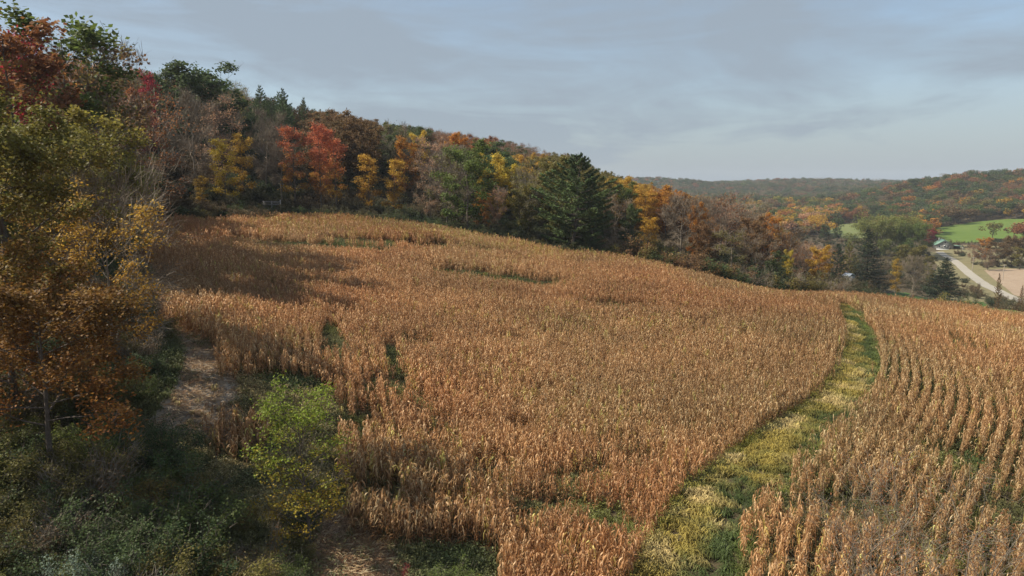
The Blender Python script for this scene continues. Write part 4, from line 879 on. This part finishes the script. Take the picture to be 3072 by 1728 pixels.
# keep the view over the road, pasture and house open
vx, vy = to_px(cd[:, 0], cd[:, 1], H(cd[:, 0], cd[:, 1]) + 9)
cd, rr_, az_, vx, vy = cd[m], rr_[m], az_[m], vx[m], vy[m]
open_view = ((vx > 936) & (vx < 1060) & (rr_ < 380) & (rr_ > 125)) | ((vx > 936) & (vx < 962) & (rr_ < 520)) | ((vx > 1004) & (rr_ > 125) & (rr_ < 330)) | ((vx > 940) & (rr_ > 430) & (rr_ < 620)) | ((vx > 815) & (vx < 880) & (rr_ > 330) & (rr_ < 540) & (rng.rand(len(vx)) < .35))
open_view |= (vx > 838) & (vx < 945) & (rr_ < 185)
o_ = np.argsort(rr_); cd, rr_, az_, open_view = cd[o_], rr_[o_], az_[o_], open_view[o_]
gz_ = H(cd[:, 0], cd[:, 1]); PL = np.array(placed); SH = np.array(shown)
near_list, far_list = [], []
TOPX = [-60, 0, 45, 80, 110, 150, 200, 240, 280, 330, 380, 430, 480, 540, 575, 600, 640, 690, 740, 765, 800, 850, 900, 1100]
TOPY = [8, 12, 24, 46, 56, 70, 70, 90, 93, 110, 124, 131, 137, 151, 158, 172, 183, 194, 206, 219, 242, 252, 254, 246]
for i in range(len(cd)):
    if open_view[i]: continue
    x_, y_ = cd[i]; r_ = rr_[i]
    if r_ < 620 and (np.hypot(PL[:, 0] - x_, PL[:, 1] - y_) < (3.6 if r_ < 300 else 9)).any(): continue
    kd_ok = True
    if ((np.abs(SH[:, 0] - az_[i]) * SH[:, 1] < SH[:, 2] * 0.75 + 1.5) & (r_ < SH[:, 1]) & (SH[:, 1] - r_ < 190)).any() and 100 < r_ < 400 and kd_ok: continue
    hh = rnd.uniform(12.5, 18.5) if r_ < 300 else rnd.uniform(12, 18); crown = 4.2 if r_ < 300 else 5.0
    if r_ > 620: hh = rnd.uniform(11, 18) 
    px_, py_ = to_px(x_, y_, gz_[i] + hh * 0.75); d2 = ((AX - np.array([px_ + rnd.gauss(0, 9), py_ + rnd.gauss(0, 7)])) ** 2).sum(1); a = ANCH[int(d2.argmin())]
    kd, col = a[2], a[3]
    if kd == 'shrubfar': hh = rnd.uniform(4, 7)
    if 25 < x_ < 130 and r_ < 190 and kd != 'shrubfar': hh *= 0.72
    if 110 < x_ and r_ < 420: hh *= 0.62
    if r_ < 620:
        pxb, pyb = to_px(x_, y_, gz_[i]); pxt, pyt = to_px(x_, y_, gz_[i] + hh); lim = np.interp(pxt, TOPX, TOPY) + rnd.uniform(-4, 9)
        if pyt < lim: hh *= (pyb - lim) / (pyb - pyt)
        if hh < 6.5 and kd != 'shrubfar': continue
    s_top = (gz_[i] + hh - CAMZ) / r_; w_ = crown / r_; a0 = np.searchsorted(azs, az_[i] - w_); a1 = max(a0 + 1, np.searchsorted(azs, az_[i] + w_))
    if a0 >= NB or a1 <= 0: continue
    ir = min(np.searchsorted(rs, r_), len(rs) - 1); blk = np.maximum(cum[ir, max(a0, 0):a1], acc[max(a0, 0):a1])
    if len(blk) == 0 or s_top < np.percentile(blk, 25) + 1.2 / FPX: continue
    s_d = (gz_[i] + hh * (0.70 if kd not in ('bare', 'tip', 'sparse') else 0.5) - CAMZ) / r_; mw = max(1, int((a1 - a0) * 0.2)); b0, b1 = max(a0 + mw, 0), max(a1 - mw, 1); acc[b0:b1] = np.maximum(acc[b0:b1], s_d)
    (near_list if r_ < 235 else far_list).append((x_, y_, hh, kd, col, px_, py_, r_))
print('TREES near', len(near_list), 'far', len(far_list))
def zone(x_, r_):
    if r_ > 230 and x_ > 60: return 'in the valley beyond the field'
    if x_ > 25: return 'in the belt along the right rim of the field'
    if r_ > 175: return 'up on the wooded hillside'
    return 'in the wood edge left of the field'
KW = {'full': 'leafy tree', 'oak': 'spreading oak', 'narrow': 'narrow maple', 'sparse': 'thinly leaved tree', 'bare': 'leafless tree', 'tip': 'half-bare tree', 'pine': 'pine', 'shrubfar': 'big shrub'}
for x_, y_, hh, kd, col, px_, py_, r_ in near_list:
    lab = '%s %s %s' % (WORD[col], KW[kd], zone(x_, r_))
    if kd == 'bare': lab = lab.replace('leafless grey leafless', 'leafless grey')
    plant(kd, x_, y_, hh, col, lab, 'shrub' if kd == 'shrubfar' else 'tree', group=lab + 's' if False else 'filler ' * 0 + lab.replace(' tree ', ' trees ', 1).replace(' oak ', ' oaks ', 1), wid=rnd.uniform(0.85, 1.2), jit=0.2)

# --- far woods: one mass
def far_proto(i, typ):
    R = np.random.RandomState(600 + i); Hh = 15.0
    if typ == 'con':
        n = 500; t = R.rand(n) ** 0.8; a = R.uniform(0, 6.28, n); rr = 3.6 * (1 - t) * R.uniform(0.5, 1.05, n) + 0.2; C = np.column_stack([rr * np.cos(a), rr * np.sin(a), 0.8 + t * 14.2]); s = (0.9, 0.55)
    else:
        n = {'full': 750, 'bare': 420}[typ]; lobes = R.normal(0, 1, (9, 3)) * np.array([2.6, 2.6, 2.0]) + np.array([0, 0, 9.6]); k = R.randint(0, 9, n)
        u = norm(R.normal(size=(n, 3))) * (R.uniform(0.55, 1.0, n) * 2.5)[:, None]; C = lobes[k] + u; C[:, 2] = np.clip(C[:, 2], 2.0, 15.2); s = (1.0, 0.75) if typ == 'full' else (1.5, 0.16)
    V, F = leaf_quads(C, s[0], s[1], R, 0.5 if typ != 'bare' else -0.3, dirs=None if typ != 'bare' else norm(C - np.array([0, 0, 4])))
    cl_ = R.rand(len(C)); g = Geo(); g.add(V, F, leafv=np.repeat(cl_, 4), mixv=np.repeat(np.clip(C[:, 2] / 15 + R.normal(0, .2, len(C)), 0, 1), 4))
    Vt, Ft = tubes([(np.zeros(3), np.array([0, 0, 7.]), .3, .2), (np.array([0, 0, 7.]), np.array([0, 0, 13.]), .2, .05)] + [(np.array([0, 0, 5 + 1.2 * j]), np.array([math.cos(j * 2.4) * 3, math.sin(j * 2.4) * 3, 8 + 1.2 * j]), .12, .04) for j in range(5)], 3)
    nq = len(g.F[0]); g.add(Vt, Ft, leafv=0.5, mixv=0.5); return g.mesh('far_tree', [M_LEAFI, M_BARK], midx=np.r_[np.zeros(nq, int), np.ones(len(Ft), int)])
def joined(k):
    g = Geo(); V, F, A = k.gc.arrays() ; g.add(V, F, leafv=A.get('leafv', 0.5), mixv=A.get('mixv', 0.5)); n_ = len(F)
    if k.gt.V: V, F, A = k.gt.arrays(); g.add(V, F, leafv=0.5, mixv=0.5)
    return g.mesh('far_tree', [M_TWIG if k.name == 'bare_tree' else M_LEAFI, k.bark], midx=np.r_[np.zeros(n_, int), np.ones(len(F), int)])
MID = {}; mid_l = [far_proto(i, 'full') for i in range(5)] + [far_proto(5 + i, 'bare') for i in range(3)] + [far_proto(8 + i, 'con') for i in range(2)]
for kk in ('full', 'oak', 'narrow', 'sparse', 'bare', 'tip', 'pine', 'shrubfar'):
    MID[kk] = (len(mid_l), min(3, len(K[kk]))); mid_l += [joined(k) for k in K[kk][:3]]
MID['willow'] = MID['full']
FAR = proto_collection('far_sources', mid_l)
def far_colour(x_, y_, px_, py_, r_):
    v = float(vnoise(x_, y_, 60, 71)); w = rnd.random(); k = 'full'
    if r_ < 620: return None
    hill = px_ > 845 and r_ < 1250 and py_ < 226                         # right hand hill
    if hill:
        if w < 0.50: return k, 'dgreen'
        if w < 0.60: return k, 'green'
        if w < 0.60 + 0.22 * (v > 0.45): return k, 'rust'
        if w < 0.80: return k, 'brown'
        if w < 0.88: return k, rnd.choice(['orange', 'gold', 'olive'])
        return 'bare', 'grey'
    if r_ < 1150 and py_ > 204: return k, rnd.choice(['gold', 'orange', 'gold', 'dgreen', 'olive', 'rust', 'peach', 'green'])
    if py_ > 198: return k, rnd.choice(['olive', 'yelgreen', 'olive', 'gold', 'green', 'brown'])
    if w < 0.34: return k, 'dgreen'
    if w < 0.60: return k, 'farolive'
    if w < 0.72: return k, 'brown'
    if w < 0.80: return k, 'rust' if v > 0.5 else 'green'
    return 'bare', 'grey'
fi = []; fp = []; ft1 = []; ft2 = []; fs = []
for x_, y_, hh, kd, col, px_, py_, r_ in far_list:
    fc_ = far_colour(x_, y_, px_, py_, r_)
    if fc_: kd, col = fc_
    base = {'bare': 5, 'tip': 5, 'pine': 8, 'con': 8}.get(kd, 0); nn_ = {5: 3, 8: 2}.get(base, 5)
    if r_ < 620: base, nn_ = MID[kd]
    hk = 15.0 if r_ >= 620 else {'full': 16, 'oak': 15, 'narrow': 17, 'sparse': 16, 'bare': 16, 'tip': 15, 'pine': 20, 'shrubfar': 4.5, 'willow': 16}[kd]
    fi.append(base + rnd.randrange(nn_)); fp.append((x_, y_, h1(x_, y_) - 0.4)); w_ = rnd.uniform(0.85, 1.35) * (1.15 if r_ > 600 else 1.0); fs.append((w_ * hh / hk, w_ * hh / hk, hh / hk)); j = rnd.uniform(0.8, 1.2)
    c1, c2 = COLS[col]; ft1.append([q4 * j for q4 in c1]); ft2.append([q4 * j for q4 in c2])
n = len(fi)
scatter('distant_woodland', np.array(fp), np.column_stack([np.zeros((n, 2)), rng.uniform(0, 6.28, n)]), np.array(fs), np.array(fi), FAR, {'tint': np.array(ft1), 'tint2': np.array(ft2)},
        label='autumn woods covering the far hills and valley floor as one mass', category='distant woods')

q = np.concatenate([rng.uniform([-150, 60], [130, 240], (9000, 2)), rng.uniform([-230, 240], [200, 520], (9000, 2)), rng.uniform([60, 180], [430, 640], (7000, 2))]); ra = np.hypot(q[:, 0], q[:, 1]); aa = np.arctan2(q[:, 0], q[:, 1])
m = (np.abs(aa) < 0.7) & ~excl(q[:, 0], q[:, 1]) & ~inside(lawnp, q[:, 0], q[:, 1]) & ~inside(road_w, q[:, 0], q[:, 1]) & ~inside(ploughed, q[:, 0], q[:, 1]) & ~((q[:, 0] > -48) & (q[:, 1] < 90)) & ~((q[:, 0] > 90) & (rng.rand(len(q)) < 0.6)) & (np.hypot(q[:, 0] - house_p[0], q[:, 1] - house_p[1]) > 16)
q, ra, aa = q[m], ra[m], aa[m]; zq = H(q[:, 0], q[:, 1]); ia = np.clip(np.searchsorted(azs, aa), 0, NB - 1); ir = np.clip(np.searchsorted(rs, ra), 0, len(rs) - 1)
m = (zq + 3.5 - CAMZ) / ra > cum[ir, ia]; q, zq = q[m], zq[m]; n = len(q); w_ = vnoise(q[:, 0], q[:, 1], 9, 91); hs = rng.uniform(0.35, 0.8, n)
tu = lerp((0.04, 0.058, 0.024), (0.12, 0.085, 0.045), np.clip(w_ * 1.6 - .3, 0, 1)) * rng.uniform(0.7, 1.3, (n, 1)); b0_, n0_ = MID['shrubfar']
print('UNDER', n)
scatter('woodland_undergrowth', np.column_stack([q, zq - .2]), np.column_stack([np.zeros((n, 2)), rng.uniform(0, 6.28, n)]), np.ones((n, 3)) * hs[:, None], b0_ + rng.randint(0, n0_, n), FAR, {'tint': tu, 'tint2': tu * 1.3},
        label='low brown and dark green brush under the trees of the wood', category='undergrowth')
# --- undergrowth: shrubs along the left and lower left, and under the far tree line
open_grass = gpoly([(150, 400), (175, 380), (300, 385), (345, 405), (345, 500), (300, 520), (262, 530), (205, 500), (155, 450)])
tw = ribbon_poly(TRACK, TRACKW + 3.0); n_sh = 0
gx, gy = np.meshgrid(np.arange(-50, 8, 2.35), np.arange(15, 92, 2.35)); gx = gx.ravel() + rng.uniform(-.9, .9, gx.size); gy = gy.ravel() + rng.uniform(-.9, .9, gy.size)
gzz2 = H(gx, gy)
for x_, y_, z_ in zip(gx, gy, gzz2):
    px_, py_ = to_px(x_, y_, z_ + 1.5)
    if px_ < -60 or py_ > 640 or px_ > 380: continue
    if inside(FIELD, np.array([x_]), np.array([y_]))[0] or inside(PATCH, np.array([x_]), np.array([y_]))[0] or inside(tw, np.array([x_]), np.array([y_]))[0] or inside(open_grass, np.array([x_]), np.array([y_]))[0] or inside(bare2, np.array([x_]), np.array([y_]))[0]: continue
    e_ = corn_mask(np.array([x_ + 2.0, x_ + 1.2]), np.array([y_ - .5, y_ + 1.5])).any()
    if e_ and y_ < 70: continue
    hh = rnd.uniform(1.8, 3.4) if px_ < 230 else rnd.uniform(1.1, 2.2)
    if px_ > 200 and rnd.random() < 0.45: continue
    r_ = rnd.random(); kd = 'shrub'
    if px_ < 70 and py_ > 552: col, lab = 'yelgreen', 'yellow-green shrub in the bottom left corner, sunlight painted into its colour'  # brighter leaf colour stands in for sunlight on this corner
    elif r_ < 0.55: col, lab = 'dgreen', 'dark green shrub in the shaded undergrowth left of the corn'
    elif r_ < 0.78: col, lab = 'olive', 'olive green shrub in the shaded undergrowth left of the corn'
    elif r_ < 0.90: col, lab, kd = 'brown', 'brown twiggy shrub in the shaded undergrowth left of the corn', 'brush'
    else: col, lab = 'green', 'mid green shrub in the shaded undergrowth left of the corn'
    if inside(straw_zone, np.array([x_]), np.array([y_]))[0] and rnd.random() < 0.7: continue
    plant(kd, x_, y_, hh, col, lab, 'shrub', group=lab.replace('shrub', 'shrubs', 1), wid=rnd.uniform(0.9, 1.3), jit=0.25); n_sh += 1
rim = np.array(edge[12:-9]); n_rim = 0
rimc = catmull(rim, 6)
for i in range(0, len(rimc), 1):
    t = rimc[min(i + 1, len(rimc) - 1)] - rimc[max(i - 1, 0)]; t = t / (np.linalg.norm(t) + 1e-9); nrm = np.array([-t[1], t[0]])
    for off in (2.4, 5.0):
        p_ = rimc[i] + nrm * (off + rnd.uniform(-.8, .8)) + t * rnd.uniform(-1, 1)
        if inside(FIELD, np.array([p_[0]]), np.array([p_[1]]))[0]: continue
        px_, py_ = to_px(p_[0], p_[1], h1(*p_))
        if py_ > 330: continue
        left = p_[0] < 20
        col = rnd.choice(['dgreen', 'dgreen', 'dgreen', 'olive'] if left else ['dgreen', 'olive', 'brown', 'olive', 'maroon'])
        hh = rnd.uniform(1.8, 3.0) if left else rnd.uniform(3.2, 5.5)
        if p_[0] > 66: hh *= 0.5
        if p_[0] > 92: continue
        lab = '%s shrub in the hedge under the trees %s of the field' % (WORD[col], 'at the upper rim' if left else 'along the right rim')
        plant('shrubfar' if col != 'brown' else 'brush', p_[0], p_[1], hh, col, lab, 'shrub', group=lab.replace('shrub', 'shrubs', 1), wid=rnd.uniform(0.9, 1.3), jit=0.2); n_rim += 1
print('SHRUBS', n_sh, n_rim)

# ------------------------------------------------------------------ farmhouse, shed, poles, fence
M_WALL = plain('weathered_grey_siding', (0.30, 0.29, 0.27), (0.24, 0.23, 0.22)); M_GROOF = plain('green_metal_roof', (0.16, 0.27, 0.20), (0.13, 0.23, 0.17), rough=0.45)
M_GLASS = plain('dark_window_glass', (0.03, 0.035, 0.04), rough=0.15, spec=0.6); M_WHITE = plain('white_paint', (0.78, 0.78, 0.75), (0.70, 0.70, 0.68)); M_DARK = plain('dark_boards', (0.10, 0.085, 0.075))
M_TIN = plain('pale_tin_roof', (0.42, 0.46, 0.50), (0.34, 0.38, 0.42), rough=0.6); M_POLE = plain('weathered_pole', (0.42, 0.36, 0.29), (0.33, 0.28, 0.22)); M_RAIL = plain('silvered_rail', (0.36, 0.34, 0.32), (0.28, 0.26, 0.24))
hx, hy = ground_at(944.5, 249.5)
house = bpy.data.objects.new('farmhouse', None); COL.objects.link(house); house.location = (hx, hy, h1(hx, hy) - 0.1); house.rotation_euler = (0, 0, math.radians(-22))
house['label'] = 'grey farmhouse with a green gabled roof and open carport beside the gravel road'; house['category'] = 'house'
def part(name, g, mat, parent, **kw): return link(name, g.mesh(name, [mat]), parent, **kw)
W2, DP, EH, RH = 5.2, 13.0, 3.4, 6.6
g = Geo(); prof = [(-W2, 0), (W2, 0), (W2, EH), (0, RH - .15), (-W2, EH)]
V = [(px_, yy, zz) for yy in (0, DP) for px_, zz in prof]; g.add(V, [(0, 1, 6, 5), (1, 2, 7, 6), (5, 9, 4, 0), (0, 4, 2, 1), (5, 6, 7, 9), (4, 3, 2, 2), (9, 7, 8, 8)]); 
g2 = Geo(); g2.add(V, [(0, 1, 6), (0, 6, 5), (1, 2, 7), (1, 7, 6), (0, 5, 9), (0, 9, 4), (0, 2, 1), (0, 4, 2), (4, 3, 2), (5, 6, 7), (5, 7, 9), (9, 7, 8)]); part('wall', g2, M_WALL, house)
for s in (-1, 1):
    g = Geo(); a = math.atan2(RH - EH, W2); L_ = math.hypot(RH - EH, W2) + 0.7
    M = Matrix.Translation((0, 0, RH)) @ Matrix.Rotation(s * a, 4, 'Y'); box(g, 0.0 if s > 0 else -L_, L_ if s > 0 else 0.0, -0.6, DP + 0.6, -0.1, 0.1, M); part('roof_slope', g, M_GROOF, house)
for wx, wz, ww, wh in ((-3.2, 1.5, 1.3, 1.3), (0.2, 1.4, 1.5, 1.5), (0, 4.2, 1.1, 1.2)):
    g = Geo(); box(g, wx - ww / 2, wx + ww / 2, -0.06, -0.02, wz, wz + wh); wn_ = part('window', g, M_GLASS, house)
    g = Geo()
    for a_ in ((wx - ww / 2 - .12, wx - ww / 2, wz - .12, wz + wh + .12), (wx + ww / 2, wx + ww / 2 + .12, wz - .12, wz + wh + .12)): box(g, a_[0], a_[1], -0.10, -0.01, a_[2], a_[3])
    box(g, wx - ww / 2, wx + ww / 2, -0.10, -0.01, wz + wh, wz + wh + .12); box(g, wx - ww / 2, wx + ww / 2, -0.10, -0.01, wz - .12, wz); part('frame', g, M_WHITE, wn_)
for k in range(3):
    g = Geo(); box(g, -W2 - 0.06, -W2 - 0.02, 2 + 3.6 * k, 3.3 + 3.6 * k, 1.4, 2.6); part('window', g, M_GLASS, house)
g = Geo(); box(g, 2.6, 3.6, -0.08, -0.02, 0.1, 2.2); dr_ = part('door', g, M_DARK, house); g = Geo(); box(g, 2.7, 2.8, -0.14, -0.08, 1.05, 1.2); part('handle', g, M_RAIL, dr_)
g = Geo(); M = Matrix.Translation((W2, 0, 3.1)) @ Matrix.Rotation(math.radians(6), 4, 'Y'); box(g, 0.02, 5.6, -1.2, 6.5, -0.08, 0.08, M); part('carport_roof', g, M_GROOF, house)
for py0 in (-1.0, 2.6, 6.2):
    g = Geo(); box(g, W2 + 5.2, W2 + 5.4, py0 - .1, py0 + .1, 0, 2.48); part('carport_post', g, M_WHITE, house)
g = Geo(); box(g, W2 + 0.05, W2 + 5.1, 6.3, 6.4, 0, 2.4); part('carport_back_wall', g, M_DARK, house)
g = Geo(); box(g, -2.6, -2.0, 8, 8.6, 5.0, 7.6); part('chimney', g, M_WALL, house)
g = Geo(); box(g, -5.0, 2.2, -2.2, -0.2, 0.0, 0.55); part('porch', g, M_WHITE, house)

sx_, sy_, sz_ = P(852, 276, 205)
shed = bpy.data.objects.new('garden_shed', None); COL.objects.link(shed); gs = h1(sx_, sy_); shed.location = (sx_, sy_, gs); shed.rotation_euler = (0, 0, 0.5)
shed['label'] = 'small shed with a pale tin roof half hidden behind the trees below the field'; shed['category'] = 'shed'
eh = max(2.0, min(6.0, sz_ - gs)); g = Geo(); box(g, -1.4, 1.4, 0, 2.2, 0, eh); part('wall', g, M_WALL, shed)
for s in (-1, 1):
    g = Geo(); M = Matrix.Translation((0, 0, eh + 0.72)) @ Matrix.Rotation(s * 0.45, 4, 'Y'); box(g, 0 if s > 0 else -1.75, 1.75 if s > 0 else 0, -0.2, 2.4, -0.05, 0.05, M); part('roof_slope', g, M_TIN, shed)
g = Geo(); box(g, -0.4, 0.4, -0.05, 0.0, 0.05, 1.8); part('door', g, M_DARK, shed)

for px_, py_, hh, lab in ((972, 271.5, 8.2, 'wooden utility pole on the verge where the gravel road bends, left of two'), (1002.5, 281, 8.4, 'wooden utility pole at the edge of the ploughed field, right of two')):
    x_, y_ = ground_at(px_, py_); r0 = bpy.data.objects.new('utility_pole', None); COL.objects.link(r0); r0.location = (x_, y_, h1(x_, y_) - .2); r0.rotation_euler = (0.01, 0.015, 0.4)
    r0['label'] = lab; r0['category'] = 'utility pole'; r0['group'] = 'utility poles by the road'
    g = Geo(); g.add(*tubes([(np.zeros(3), np.array([0, 0, hh * .5]), .19, .16), (np.array([0, 0, hh * .5]), np.array([0, 0, hh]), .16, .12)], 8)); part('post', g, M_POLE, r0)
    g = Geo(); box(g, -0.9, 0.9, -0.22, -0.12, hh - .55, hh - .42); part('crossarm', g, M_POLE, r0)
    for s in (-.8, 0.0, .8): g = Geo(); g.add(*tubes([(np.array([s, -.17, hh - .42]), np.array([s, -.17, hh - .24]), .06, .04)], 6)); part('insulator', g, M_WHITE, r0)

fx, fy, fz = P(276, 205.5, 156); fg = h1(fx, fy)
fen = bpy.data.objects.new('rail_fence', None); COL.objects.link(fen); fen.location = (fx, fy, max(fg, fz - 0.15)); fen.rotation_euler = (0, 0, 0.15)
fen['label'] = 'short grey wooden rail fence at the dark wood edge above the corn'; fen['category'] = 'fence'
for k, x0 in enumerate((-2.6, -0.9, 1.0)):
    g = Geo(); box(g, x0 - .09, x0 + .09, -.09, .09, -1.5, 1.45 if k == 2 else 1.2); part('post', g, M_RAIL, fen)
for zz in (0.35, 0.72, 1.08):
    g = Geo(); box(g, -2.9, 0.9, -.14, -.095, zz - .06, zz + .06); part('rail', g, M_RAIL, fen)
